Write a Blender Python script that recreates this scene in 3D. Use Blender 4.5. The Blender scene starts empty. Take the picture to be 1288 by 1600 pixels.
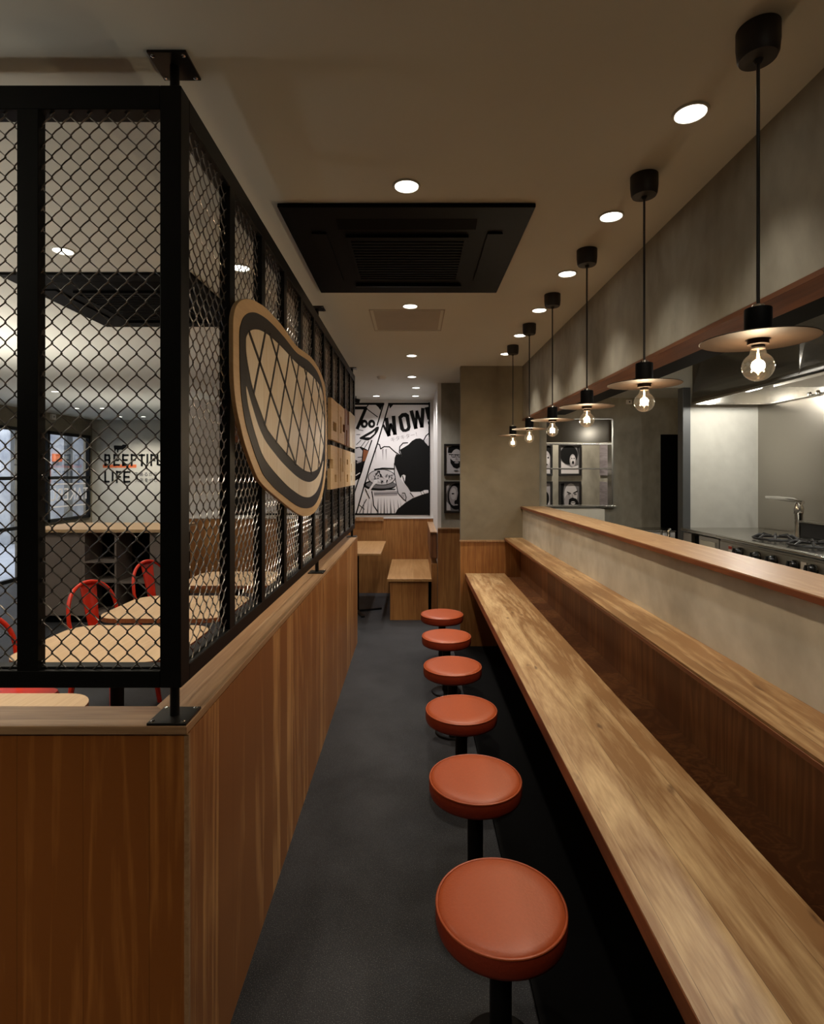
import bpy, bmesh, math, random
from mathutils import Vector, Matrix
random.seed(7)
SC = bpy.context.scene
COL = SC.collection
PI = math.pi

# ---------------------------------------------------------------- camera, world, exposure
cam_d = bpy.data.cameras.new('camera'); cam = bpy.data.objects.new('camera', cam_d); COL.objects.link(cam)
cam.location = (0, 0, 1.585); cam.rotation_euler = (PI/2, 0, 0)
cam_d.sensor_fit = 'HORIZONTAL'; cam_d.sensor_width = 36.0
cam_d.lens = 36.0*860/1288
cam_d.shift_x = -2.5/1288; cam_d.shift_y = -59.5/1288
cam_d.clip_start = 0.02
SC.camera = cam
W = bpy.data.worlds.new('world'); SC.world = W; W.use_nodes = True
W.node_tree.nodes['Background'].inputs[0].default_value = (0.55, 0.65, 0.9, 1)
W.node_tree.nodes['Background'].inputs[1].default_value = 0.10
SC.view_settings.view_transform = 'Standard'; SC.view_settings.look = 'None'
SC.view_settings.exposure = 0.0; SC.view_settings.gamma = 1.0; SC.view_settings.use_curve_mapping = False
SC.cycles.max_bounces = 7; SC.cycles.diffuse_bounces = 5; SC.cycles.glossy_bounces = 4
SC.cycles.transparent_max_bounces = 24
SC.cycles.caustics_reflective = False; SC.cycles.caustics_refractive = False
SC.cycles.sample_clamp_indirect = 4.0
SPOT_W = 21.0                    # ordinary warm downlights
WARM = (1.0, 0.90, 0.75); NEUTRAL = (1.0, 0.95, 0.92)

# ---------------------------------------------------------------- materials
MATS = {}
def newmat(name):
    m = bpy.data.materials.new(name); m.use_nodes = True
    nt = m.node_tree; b = nt.nodes['Principled BSDF']; MATS[name] = m
    return m, nt, b
def N(nt, t, **k):
    n = nt.nodes.new(t)
    for a, v in k.items(): setattr(n, a, v)
    return n
def L(nt, a, b): nt.links.new(a, b)
def plain(name, col, rough=0.5, metal=0.0, emit=None, es=0.0, bump=0.0, bs=60, spec=None, var=0.0):
    m, nt, b = newmat(name)
    b.inputs['Base Color'].default_value = (*col, 1); b.inputs['Roughness'].default_value = rough
    b.inputs['Metallic'].default_value = metal
    if spec is not None: b.inputs['Specular IOR Level'].default_value = spec
    if emit: b.inputs['Emission Color'].default_value = (*emit, 1); b.inputs['Emission Strength'].default_value = es
    tc = N(nt, 'ShaderNodeTexCoord'); no = N(nt, 'ShaderNodeTexNoise'); no.inputs['Scale'].default_value = bs
    no.inputs['Detail'].default_value = 4; L(nt, tc.outputs['Object'], no.inputs['Vector'])
    if bump:
        bp = N(nt, 'ShaderNodeBump'); bp.inputs['Strength'].default_value = bump; bp.inputs['Distance'].default_value = 0.002
        L(nt, no.outputs['Fac'], bp.inputs['Height']); L(nt, bp.outputs['Normal'], b.inputs['Normal'])
    if var:
        mx = N(nt, 'ShaderNodeMixRGB'); mx.inputs[1].default_value = (*[c*(1-var) for c in col], 1)
        mx.inputs[2].default_value = (*[min(1, c*(1+var)) for c in col], 1)
        L(nt, no.outputs['Fac'], mx.inputs[0]); L(nt, mx.outputs[0], b.inputs['Base Color'])
    return m
def wood(name, c1, c2, axis='Y', width=0.14, off='X', rough=0.42, knots=0.0, contrast=1.0, ring=7.0, seam=True, var=0.3, st=0.06, hi=1.0):
    """long grain runs along axis; boards of the given width are laid side by side along off"""
    m, nt, b = newmat(name)
    tc = N(nt, 'ShaderNodeTexCoord'); sep = N(nt, 'ShaderNodeSeparateXYZ'); L(nt, tc.outputs['Object'], sep.inputs[0])
    dv = N(nt, 'ShaderNodeMath', operation='DIVIDE'); dv.inputs[1].default_value = width; L(nt, sep.outputs[off], dv.inputs[0])
    fl = N(nt, 'ShaderNodeMath', operation='FLOOR'); L(nt, dv.outputs[0], fl.inputs[0])
    wn = N(nt, 'ShaderNodeTexWhiteNoise', noise_dimensions='1D'); L(nt, fl.outputs[0], wn.inputs['W'])
    sh = N(nt, 'ShaderNodeVectorMath', operation='SCALE'); sh.inputs['Scale'].default_value = 5.0; L(nt, wn.outputs['Color'], sh.inputs[0])
    ad = N(nt, 'ShaderNodeVectorMath', operation='ADD'); L(nt, tc.outputs['Object'], ad.inputs[0]); L(nt, sh.outputs[0], ad.inputs[1])
    mp = N(nt, 'ShaderNodeMapping'); s = {'X': (st, 1, 1), 'Y': (1, st, 1), 'Z': (1, 1, st)}[axis]
    mp.inputs['Scale'].default_value = s; L(nt, ad.outputs[0], mp.inputs['Vector'])
    n1 = N(nt, 'ShaderNodeTexNoise'); n1.inputs['Scale'].default_value = ring; n1.inputs['Detail'].default_value = 3
    n1.inputs['Distortion'].default_value = 0.6; L(nt, mp.outputs[0], n1.inputs['Vector'])
    mu = N(nt, 'ShaderNodeMath', operation='MULTIPLY'); mu.inputs[1].default_value = 9.0; L(nt, n1.outputs['Fac'], mu.inputs[0])
    fr = N(nt, 'ShaderNodeMath', operation='PINGPONG'); fr.inputs[1].default_value = 0.5; L(nt, mu.outputs[0], fr.inputs[0])
    n2 = N(nt, 'ShaderNodeTexNoise'); n2.inputs['Scale'].default_value = 130; n2.inputs['Detail'].default_value = 5; L(nt, mp.outputs[0], n2.inputs['Vector'])
    n3 = N(nt, 'ShaderNodeTexNoise'); n3.inputs['Scale'].default_value = 1.7; L(nt, ad.outputs[0], n3.inputs['Vector'])
    a1 = N(nt, 'ShaderNodeMath', operation='MULTIPLY_ADD'); a1.inputs[1].default_value = 0.75*contrast; a1.inputs[2].default_value = 0.0; L(nt, fr.outputs[0], a1.inputs[0])
    a2 = N(nt, 'ShaderNodeMath', operation='MULTIPLY_ADD'); a2.inputs[1].default_value = 0.55; L(nt, n2.outputs['Fac'], a2.inputs[0]); L(nt, a1.outputs[0], a2.inputs[2])
    a3 = N(nt, 'ShaderNodeMath', operation='MULTIPLY_ADD'); a3.inputs[1].default_value = 0.55; L(nt, n3.outputs['Fac'], a3.inputs[0]); L(nt, a2.outputs[0], a3.inputs[2])
    a4 = N(nt, 'ShaderNodeMath', operation='MULTIPLY_ADD'); a4.inputs[1].default_value = var; L(nt, wn.outputs['Value'], a4.inputs[0]); L(nt, a3.outputs[0], a4.inputs[2])
    rp = N(nt, 'ShaderNodeValToRGB'); rp.color_ramp.elements[0].position = 0.38; rp.color_ramp.elements[0].color = (*c1, 1)
    rp.color_ramp.elements[1].position = hi; rp.color_ramp.elements[1].color = (*c2, 1); L(nt, a4.outputs[0], rp.inputs[0])
    out = rp.outputs[0]
    if knots:
        vm = N(nt, 'ShaderNodeMapping'); vm.inputs['Scale'].default_value = {'X': (0.45, 1, 1), 'Y': (1, 0.45, 1), 'Z': (1, 1, 0.45)}[axis]
        L(nt, ad.outputs[0], vm.inputs['Vector'])
        nd = N(nt, 'ShaderNodeTexNoise'); nd.inputs['Scale'].default_value = 22; L(nt, vm.outputs[0], nd.inputs['Vector'])
        va = N(nt, 'ShaderNodeVectorMath', operation='MULTIPLY_ADD'); va.inputs[1].default_value = (.05, .05, .05); L(nt, nd.outputs['Color'], va.inputs[0]); L(nt, vm.outputs[0], va.inputs[2])
        vo = N(nt, 'ShaderNodeTexVoronoi'); vo.inputs['Scale'].default_value = 12.0; L(nt, va.outputs[0], vo.inputs['Vector'])
        kr = N(nt, 'ShaderNodeValToRGB'); kr.color_ramp.elements[0].position = 0.035; kr.color_ramp.elements[0].color = (1, 1, 1, 1)
        kr.color_ramp.elements[1].position = 0.15; kr.color_ramp.elements[1].color = (0, 0, 0, 1); L(nt, vo.outputs['Distance'], kr.inputs[0])
        km = N(nt, 'ShaderNodeMath', operation='MULTIPLY'); km.inputs[1].default_value = knots; L(nt, kr.outputs[0], km.inputs[0])
        mx = N(nt, 'ShaderNodeMixRGB'); L(nt, km.outputs[0], mx.inputs[0]); L(nt, out, mx.inputs[1])
        mx.inputs[2].default_value = (c2[0]*0.35, c2[1]*0.3, c2[2]*0.3, 1); out = mx.outputs[0]
    if seam:
        fc = N(nt, 'ShaderNodeMath', operation='FRACT'); L(nt, dv.outputs[0], fc.inputs[0])
        lt = N(nt, 'ShaderNodeMath', operation='LESS_THAN'); lt.inputs[1].default_value = 0.0015/width; L(nt, fc.outputs[0], lt.inputs[0])
        sm = N(nt, 'ShaderNodeMath', operation='MULTIPLY'); sm.inputs[1].default_value = 0.6; L(nt, lt.outputs[0], sm.inputs[0])
        m2 = N(nt, 'ShaderNodeMixRGB'); m2.inputs[2].default_value = (c2[0]*0.3, c2[1]*0.3, c2[2]*0.3, 1)
        L(nt, sm.outputs[0], m2.inputs[0]); L(nt, out, m2.inputs[1]); out = m2.outputs[0]
    L(nt, out, b.inputs['Base Color'])
    b.inputs['Roughness'].default_value = rough
    bp = N(nt, 'ShaderNodeBump'); bp.inputs['Strength'].default_value = 0.12; bp.inputs['Distance'].default_value = 0.001
    L(nt, n2.outputs['Fac'], bp.inputs['Height']); L(nt, bp.outputs['Normal'], b.inputs['Normal'])
    return m
def mottled(name, c1, c2, rough=0.8, s1=1.6, s2=12, bump=0.15, speck=0.0, zs=1.0):
    m, nt, b = newmat(name)
    tc = N(nt, 'ShaderNodeTexCoord'); mp = N(nt, 'ShaderNodeMapping'); mp.inputs['Scale'].default_value = (1, 1, zs); L(nt, tc.outputs['Object'], mp.inputs[0])
    n1 = N(nt, 'ShaderNodeTexNoise'); n1.inputs['Scale'].default_value = s1; n1.inputs['Detail'].default_value = 6; n1.inputs['Distortion'].default_value = 1.2; L(nt, mp.outputs[0], n1.inputs['Vector'])
    n2 = N(nt, 'ShaderNodeTexNoise'); n2.inputs['Scale'].default_value = s2; n2.inputs['Detail'].default_value = 8; L(nt, mp.outputs[0], n2.inputs['Vector'])
    ad = N(nt, 'ShaderNodeMath', operation='MULTIPLY_ADD'); ad.inputs[1].default_value = 0.45; L(nt, n2.outputs['Fac'], ad.inputs[0]); L(nt, n1.outputs['Fac'], ad.inputs[2])
    rp = N(nt, 'ShaderNodeValToRGB'); rp.color_ramp.elements[0].position = 0.5; rp.color_ramp.elements[0].color = (*c1, 1)
    rp.color_ramp.elements[1].position = 0.95; rp.color_ramp.elements[1].color = (*c2, 1); L(nt, ad.outputs[0], rp.inputs[0])
    out = rp.outputs[0]
    if speck:
        n3 = N(nt, 'ShaderNodeTexNoise'); n3.inputs['Scale'].default_value = 330; n3.inputs['Detail'].default_value = 2; L(nt, tc.outputs['Object'], n3.inputs['Vector'])
        r3 = N(nt, 'ShaderNodeValToRGB'); r3.color_ramp.elements[0].position = 0.56; r3.color_ramp.elements[0].color = (0, 0, 0, 1); r3.color_ramp.elements[1].position = 0.75; r3.color_ramp.elements[1].color = (speck, speck, speck, 1)
        L(nt, n3.outputs['Fac'], r3.inputs[0]); mx = N(nt, 'ShaderNodeMixRGB', blend_type='ADD'); mx.inputs[0].default_value = 1
        L(nt, out, mx.inputs[1]); L(nt, r3.outputs[0], mx.inputs[2]); out = mx.outputs[0]
    L(nt, out, b.inputs['Base Color']); b.inputs['Roughness'].default_value = rough
    bp = N(nt, 'ShaderNodeBump'); bp.inputs['Strength'].default_value = bump; bp.inputs['Distance'].default_value = 0.004
    L(nt, n2.outputs['Fac'], bp.inputs['Height']); L(nt, bp.outputs['Normal'], b.inputs['Normal'])
    return m
def thinglass(name, tint=(1, 1, 1), refl=0.10, glow=0):
    m = bpy.data.materials.new(name); m.use_nodes = True; nt = m.node_tree; nt.nodes.clear()
    o = N(nt, 'ShaderNodeOutputMaterial'); mx = N(nt, 'ShaderNodeMixShader'); t = N(nt, 'ShaderNodeBsdfTransparent'); g = N(nt, 'ShaderNodeBsdfGlossy')
    t.inputs[0].default_value = (*tint, 1); g.inputs['Roughness'].default_value = 0.03
    lw = N(nt, 'ShaderNodeLayerWeight'); lw.inputs[0].default_value = 0.35
    mr = N(nt, 'ShaderNodeMath', operation='MULTIPLY_ADD'); mr.inputs[1].default_value = 0.55; mr.inputs[2].default_value = refl
    L(nt, lw.outputs['Facing'], mr.inputs[0]); L(nt, mr.outputs[0], mx.inputs[0]); L(nt, t.outputs[0], mx.inputs[1]); L(nt, g.outputs[0], mx.inputs[2])
    fin = mx.outputs[0]
    if glow:
        em = N(nt, 'ShaderNodeEmission'); em.inputs[0].default_value = (1, .80, .52, 1); em.inputs[1].default_value = glow
        ad = N(nt, 'ShaderNodeAddShader'); L(nt, fin, ad.inputs[0]); L(nt, em.outputs[0], ad.inputs[1]); fin = ad.outputs[0]
    L(nt, fin, o.inputs[0]); MATS[name] = m
    return m

floor_m = mottled('floor_concrete', (.0125, .0130, .0150), (.031, .032, .036), rough=.55, s1=1.3, s2=7, bump=.2, speck=.13)
floor_m.node_tree.nodes['Principled BSDF'].inputs['Specular IOR Level'].default_value = .22
ceil_m = mottled('ceiling_paint', (.60, .625, .59), (.64, .665, .63), rough=.9, s1=.5, s2=2, bump=.02)
plaster_m = mottled('grey_plaster', (.20, .185, .148), (.37, .35, .29), rough=.75, s1=1.8, s2=14, bump=.12, zs=.6)
pillar_m = mottled('brown_plaster', (.155, .130, .088), (.215, .185, .130), rough=.8, s1=1.6, s2=12, bump=.12)
white_m = plain('white_paint', (.66, .64, .62), .7, var=.02, bs=2)
cream_m = plain('cream_paint', (.56, .54, .47), .7, var=.03, bs=2)
top_m = wood('counter_oak', (.66, .475, .26), (.27, .145, .060), 'Y', .125, 'X', rough=.40, knots=.85, ring=4.5, st=.10, contrast=.8, var=.2, hi=.93)
ledge_m = wood('ledge_oak', (.56, .41, .235), (.33, .195, .095), 'Y', .3, 'X', rough=.4, knots=.5, st=.12)
edge_m = wood('red_edge_wood', (.30, .105, .035), (.17, .05, .018), 'Y', 1.0, 'X', rough=.4, seam=False)
cap_m = wood('cap_oak', (.47, .30, .165), (.28, .15, .07), 'Y', .06, 'X', rough=.35, contrast=.6)
capx_m = wood('cap_oak_cross', (.47, .30, .165), (.20, .10, .045), 'X', .055, 'Y', rough=.35, contrast=.6)
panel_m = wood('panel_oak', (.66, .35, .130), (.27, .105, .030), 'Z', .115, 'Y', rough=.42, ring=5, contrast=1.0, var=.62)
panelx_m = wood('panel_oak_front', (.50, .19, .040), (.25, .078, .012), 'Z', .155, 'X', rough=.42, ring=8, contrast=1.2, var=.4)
wains_m = wood('wainscot_oak', (.43, .205, .062), (.23, .09, .024), 'Z', .28, 'X', rough=.45, contrast=.8)
dark_wood_m = wood('dark_oak', (.30, .125, .042), (.13, .045, .014), 'Z', .2, 'Y', rough=.5)
tabletop_m = wood('table_oak', (.56, .40, .24), (.42, .27, .15), 'Y', 5, 'X', rough=.4, contrast=.5, seam=False, var=0)
bench_m = wood('bench_oak', (.45, .26, .11), (.30, .15, .05), 'Y', .6, 'X', rough=.4, contrast=.7)
ply_m = wood('birch_ply', (.62, .43, .23), (.48, .30, .14), 'Y', 5, 'Z', rough=.45, contrast=.5, seam=False, var=0)
inlay_m = wood('pale_birch', (.88, .79, .62), (.76, .62, .44), 'Z', .19, 'Y', rough=.25, contrast=.35, var=.3)
umber_m = plain('dark_umber_paint', (.012, .009, .008), .4, spec=.2)
black_m = plain('black_steel', (.004, .004, .004), .45, .0, bump=.05, bs=200, spec=.2)
blackplate_m = plain('black_plate', (.02, .018, .016), .35, .6)
ac_m = plain('black_plastic', (.002, .002, .002), .6, spec=.08)
wire_m = plain('dark_wire', (.26, .24, .22), .28, 1.0)
steel_m = plain('stainless', (.50, .48, .44), .22, 1.0, bump=.03, bs=30)
steelr_m = plain('brushed_stainless', (.46, .43, .38), .36, 1.0, bump=.04, bs=20)
chrome_m = plain('chrome', (.75, .73, .7), .12, 1.0)
brass_m = plain('tarnished_brass', (.020, .0125, .008), .6, .0, spec=.1, var=.25, bs=18)
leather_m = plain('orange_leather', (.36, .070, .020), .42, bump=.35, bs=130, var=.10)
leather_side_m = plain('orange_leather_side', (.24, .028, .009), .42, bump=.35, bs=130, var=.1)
red_m = plain('red_enamel', (.52, .025, .008), .28)
knob_m = plain('black_bakelite', (.01, .01, .01), .25)
iron_m = plain('cast_iron', (.02, .02, .021), .45, .4)
grey_m = plain('grey_panel', (.16, .13, .115), .6)
post_m = plain('slate_paint', (.075, .08, .082), .5)
canopy_m = plain('canopy_black', (.012, .01, .009), .5)
bulb_m = thinglass('bulb_glass', (1, .93, .80), .10, .05)
glass_m = thinglass('window_glass', (.93, .95, .97), .05)
bronze_glass_m = plain('bronze_panel', (.085, .072, .05), .15, .3)
def emis(name, col, s):
    m = plain(name, (.8, .8, .8), .5, emit=col, es=s); return m
lamp_m = emis('downlight_lens', (1, .93, .8), 9)
lampw_m = emis('downlight_lens_white', (1, .97, .93), 11)
fil_m = emis('filament', (1, .62, .28), 90)
tube_m = emis('fluorescent_tube', (1, .98, .92), 9)
art_white = plain('art_white', (.66, .64, .65), .6); art_black = plain('art_black', (.004, .004, .004), .6, spec=.15)
art_grey = plain('art_grey', (.30, .28, .29), .6); art_mid = plain('art_mid_grey', (.12, .115, .12), .6)
art_light = plain('art_light_grey', (.47, .45, .46), .6); art_brown = plain('art_brown', (.20, .062, .018), .6)
frame_m = plain('frame_black', (.006, .005, .005), .4)
orange_m = plain('orange_paint', (.75, .17, .05), .6)
mauve_m = mottled('mauve_print', (.12, .10, .11), (.25, .22, .235), rough=.4, s1=3, s2=9, bump=0, zs=9)
street_m = mottled('street_facade', (.16, .19, .26), (.62, .64, .66), rough=.7, s1=1.2, s2=5, bump=0)
pave_m = mottled('street_paving', (.30, .33, .38), (.48, .50, .55), rough=.35, s1=2, s2=6, bump=.1)
sticker_m = plain('sticker_red', (.5, .05, .02), .5)
concrete_light_m = mottled('pale_concrete', (.58, .57, .51), (.70, .69, .62), rough=.75)

# ---------------------------------------------------------------- mesh builders
class MB:
    def __init__(s): s.v = []; s.f = []; s.sm = []
    def add(s, vs, fs, smooth=False):
        o = len(s.v); s.v += [tuple(v) for v in vs]; s.f += [tuple(i+o for i in f) for f in fs]; s.sm += [smooth]*len(fs); return s
    def box(s, x0, x1, y0, y1, z0, z1):
        return s.add([(x0,y0,z0),(x1,y0,z0),(x1,y1,z0),(x0,y1,z0),(x0,y0,z1),(x1,y0,z1),(x1,y1,z1),(x0,y1,z1)],
                     [(0,3,2,1),(4,5,6,7),(0,1,5,4),(1,2,6,5),(2,3,7,6),(3,0,4,7)])
    def lathe(s, prof, c=(0,0,0), n=40, axis='Z', caps=True):
        vs = []; fs = []
        for r, h in prof:
            for i in range(n):
                a = 2*PI*i/n; x, y = r*math.cos(a), r*math.sin(a)
                p = {'Z': (x, y, h), 'X': (h, x, y), 'Y': (x, h, y)}[axis]
                vs.append((p[0]+c[0], p[1]+c[1], p[2]+c[2]))
        m = len(prof)
        for j in range(m-1):
            for i in range(n):
                k = (i+1) % n; fs.append((j*n+i, j*n+k, (j+1)*n+k, (j+1)*n+i))
        if caps and prof[0][0] > 1e-6: fs.append(tuple(range(n-1, -1, -1)))
        if caps and prof[-1][0] > 1e-6: fs.append(tuple((m-1)*n+i for i in range(n)))
        return s.add(vs, fs, True)
    def tube(s, pts, r, n=8, closed=False):
        pts = [Vector(p) for p in pts]; vs = []; fs = []; up = None; m = len(pts)
        for i, p in enumerate(pts):
            a = pts[(i-1) % m] if (i > 0 or closed) else p; b = pts[(i+1) % m] if (i < m-1 or closed) else p
            t = (b-a).normalized()
            if up is None:
                up = Vector((0,0,1)) if abs(t.z) < .9 else Vector((1,0,0))
            q = t.cross(up)
            if q.length < 1e-6: q = t.cross(Vector((1,0,0)))
            q.normalize(); w = q.cross(t).normalized(); up = w
            rr = r[i] if isinstance(r, (list, tuple)) else r
            for k in range(n):
                an = 2*PI*k/n; vs.append(p + q*math.cos(an)*rr + w*math.sin(an)*rr)
        for i in range(m if closed else m-1):
            j = (i+1) % m
            for k in range(n):
                l = (k+1) % n; fs.append((i*n+k, i*n+l, j*n+l, j*n+k))
        if not closed: fs.append(tuple(range(n-1, -1, -1))); fs.append(tuple((m-1)*n+k for k in range(n)))
        return s.add(vs, fs, True)
    def prism(s, pts, d0, d1, plane):
        """pts 2D polygon; plane 'XZ' extrudes along Y, 'YZ' along X, 'XY' along Z"""
        def P(a, b, d): return {'XZ': (a, d, b), 'YZ': (d, a, b), 'XY': (a, b, d)}[plane]
        n = len(pts); vs = [P(a, b, d0) for a, b in pts] + [P(a, b, d1) for a, b in pts]
        fs = [tuple(range(n-1, -1, -1)), tuple(range(n, 2*n))] + [(i, (i+1) % n, n+(i+1) % n, n+i) for i in range(n)]
        return s.add(vs, fs)
    def xf(s, M, start=0):
        s.v[start:] = [tuple(M @ Vector(v)) for v in s.v[start:]]; return s
    def build(s, name, m, parent=None, bevel=0, ang=40):
        me = bpy.data.meshes.new(name); me.from_pydata(s.v, [], s.f)
        bm = bmesh.new(); bm.from_mesh(me); bmesh.ops.recalc_face_normals(bm, faces=bm.faces[:]); bm.to_mesh(me); bm.free()
        me.materials.append(m); me.polygons.foreach_set('use_smooth', s.sm)
        if any(s.sm): me.set_sharp_from_angle(angle=math.radians(ang))
        o = bpy.data.objects.new(name, me); COL.objects.link(o)
        if parent: o.parent = parent
        if bevel:
            b = o.modifiers.new('bevel', 'BEVEL'); b.width = bevel; b.segments = 2; b.limit_method = 'ANGLE'; b.angle_limit = math.radians(40)
        return o
def box(x0, x1, y0, y1, z0, z1): return MB().box(x0, x1, y0, y1, z0, z1)
def tag(o, label, cat, group=None, kind=None):
    o['label'] = label; o['category'] = cat
    if group: o['group'] = group
    if kind: o['kind'] = kind
    return o
def thing(name, label, cat, loc=(0,0,0), rz=0, group=None):
    o = bpy.data.objects.new(name, None); o.empty_display_size = .1; COL.objects.link(o); o.location = loc; o.rotation_euler = (0,0,rz)
    return tag(o, label, cat, group)
def copy_thing(o, loc, label, rz=None):
    c = o.copy(); COL.objects.link(c); c.location = loc; c['label'] = label
    if rz is not None: c.rotation_euler = (0, 0, rz)
    for ch in list(o.children):
        d = ch.copy(); COL.objects.link(d); d.parent = c
        for g in list(ch.children):
            e = g.copy(); COL.objects.link(e); e.parent = d
    return c
def struct(name, mb, m, parent=None, bevel=0, label=None):
    o = mb.build(name, m, parent, bevel); o['kind'] = 'structure'
    if label: o['label'] = label; o['category'] = name.split('_')[0]
    return o
def spot(loc, power, col, size=105, blend=1.0, rad=.03, rot=(0,0,0), parent=None):
    l = bpy.data.lights.new('lamp_light', 'SPOT'); l.energy = power; l.color = col; l.spot_size = math.radians(size); l.spot_blend = blend; l.shadow_soft_size = rad
    o = bpy.data.objects.new('lamp_light', l); COL.objects.link(o); o.location = loc; o.rotation_euler = rot
    if parent: o.parent = parent
    return o
def smooth_poly(pts, k=3):
    n = len(pts); out = []
    for i in range(n):
        p0, p1, p2, p3 = pts[i-1], pts[i], pts[(i+1) % n], pts[(i+2) % n]
        for j in range(k):
            t = j/k
            out.append(tuple(.5*((2*p1[a]) + (-p0[a]+p2[a])*t + (2*p0[a]-5*p1[a]+4*p2[a]-p3[a])*t*t + (-p0[a]+3*p1[a]-3*p2[a]+p3[a])*t**3) for a in (0, 1)))
    return out
def ribbon(pts, w):
    """polyline -> list of quads (2D) of width w, mitred by overlap"""
    qs = []
    for (x0, y0), (x1, y1) in zip(pts[:-1], pts[1:]):
        dx, dy = x1-x0, y1-y0; l = math.hypot(dx, dy) or 1; ux, uy = dx/l, dy/l; nx, ny = -uy*w/2, ux*w/2; e = w*.25
        qs.append([(x0-ux*e+nx, y0-uy*e+ny), (x1+ux*e+nx, y1+uy*e+ny), (x1+ux*e-nx, y1+uy*e-ny), (x0-ux*e-nx, y0-uy*e-ny)])
    return qs
def ellipse(cx, cy, rx, ry, n=28, a0=0, a1=2*PI, tilt=0):
    out = []
    for i in range(n):
        a = a0+(a1-a0)*i/n; x, y = rx*math.cos(a), ry*math.sin(a)
        out.append((cx+x*math.cos(tilt)-y*math.sin(tilt), cy+x*math.sin(tilt)+y*math.cos(tilt)))
    return out

CZ = 2.575          # dining ceiling
# ---------------------------------------------------------------- structure
struct('floor', box(-6.0, 3.1, -3.0, 10.3, -.1, 0), floor_m)
struct('ceiling', box(-6.0, 3.1, -3.0, 10.3, CZ, CZ+.1), ceil_m)
struct('wall_front', box(-6.0, 3.1, -3.1, -3.0, 0, CZ), plaster_m)
struct('wall_right', box(1.0, 1.124, -3.0, 5.05, 2.087, CZ), plaster_m)                     # band above the kitchen opening
struct('wall_counter', box(1.0, 1.18, -3.0, 5.05, 0, 1.268), mottled('pale_grey_plaster', (.44, .42, .36), (.70, .68, .61), rough=.7, s1=1.8, s2=10, bump=.12))                     # low wall between bar and kitchen
struct('wall_pillar', box(.432, 1.155, 5.05, 5.13, 0, CZ), pillar_m)
wp = MB(); wp.box(1.155, 1.24, 5.13, 5.31, 0, CZ); wp.box(1.24, 1.885, 5.22, 5.31, 0, 1.275); wp.box(1.24, 1.885, 5.22, 5.31, 2.106, CZ)
wp.box(1.885, 2.343, 5.22, 5.31, 0, CZ); wp.box(2.343, 2.62, 5.22, 5.31, 1.96, CZ); wp.box(2.62, 3.0, 5.22, 5.31, 0, CZ)
struct('wall_kitchen', wp, plaster_m)
struct('wall_pictures', box(.30, 2.2, 6.0, 6.08, 0, CZ), plaster_m)
struct('wall_corridor', box(2.03, 2.1, 5.31, 6.0, 0, CZ), plaster_m)
struct('wall_side', box(.262, .30, 6.0, 7.35, 0, CZ), white_m)
struct('wall_back', box(-3.25, .30, 7.35, 7.45, 0, CZ), white_m)
struct('wall_far', box(-6.0, -3.0, 10.1, 10.2, 0, CZ), cream_m)
struct('wall_return', box(-3.25, -3.15, 7.45, 10.1, 0, CZ), cream_m)
struct('wall_range', box(2.88, 3.0, -3.0, 5.22, 0, CZ), steelr_m)
struct('wall_partition', box(2.308, 2.88, 4.6, 4.66, 0, 2.305), concrete_light_m)
struct('wall_bulkhead', box(1.124, 2.88, 4.6, 5.22, 2.305, CZ), ceil_m)
struct('trim_1', box(2.244, 2.308, 4.585, 4.675, 0, 2.305), post_m, bevel=.003)
# left shop front wall with openings
wl = MB(); wl.box(-6.0, -5.9, -3.0, 10.1, 2.28, CZ); wl.box(-6.0, -5.9, 8.6, 10.1, 0, .80); wl.box(-6.0, -5.9, 8.28, 8.62, 0, 2.28); wl.box(-6.0, -5.9, 10.0, 10.1, .80, 2.28); wl.box(-6.0, -5.9, -3.0, 5.4, 0, 2.28)
struct('wall_left', wl, pillar_m)
# wainscots
struct('trim_2', box(.426, 1.0, 5.022, 5.05, 0, .965), wains_m)
struct('trim_3', box(.420, .83, 5.012, 5.05, .965, .979), cap_m)
struct('trim_4', box(.262, .95, 5.975, 6.0, 0, .985), wains_m)
struct('trim_5', box(.262, .95, 5.965, 6.0, .985, .998), cap_m)
struct('trim_6', box(-3.25, .262, 7.325, 7.35, 0, .99), wains_m)
struct('trim_7', box(-3.25, .262, 7.318, 7.35, .99, 1.005), white_m)
struct('trim_8', box(-.77, -.40, 7.30, 7.325, .96, 1.01), cap_m)

# windows on the street side
def shop_window(n, y0, y1, z0, z1, mids, midz):
    f = MB(); t = .05
    f.box(-5.93, -5.87, y0, y0+t, z0, z1); f.box(-5.93, -5.87, y1-t, y1, z0, z1); f.box(-5.93, -5.87, y0, y1, z1-t, z1); f.box(-5.93, -5.87, y0, y1, z0, z0+t)
    for y in mids: f.box(-5.93, -5.87, y-.03, y+.03, z0, z1)
    for z in midz: f.box(-5.93, -5.87, y0, y1, z-.025, z+.025)
    o = struct('window_%d' % n, f, black_m)
    p = box(-5.905, -5.899, y0+.02, y1-.02, z0+.02, z1-.02).build('window_pane', glass_m, o)
    return o
w1 = shop_window(1, 8.62, 10.0, .80, 2.28, [8.86], [1.52]); w2 = shop_window(2, 5.4, 8.28, 0.0, 2.28, [6.9], [1.52, .78])

# kitchen door
d = struct('door_1', box(2.343, 2.62, 5.24, 5.27, 0, 1.96), ac_m)
hh = MB(); hh.lathe([(.0, 5.205), (.014, 5.206), (.014, 5.215), (.006, 5.22), (.006, 5.24)], (2.40, 0, 1.06), 16, 'Y'); hh.build('door_handle', chrome_m, d)

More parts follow.
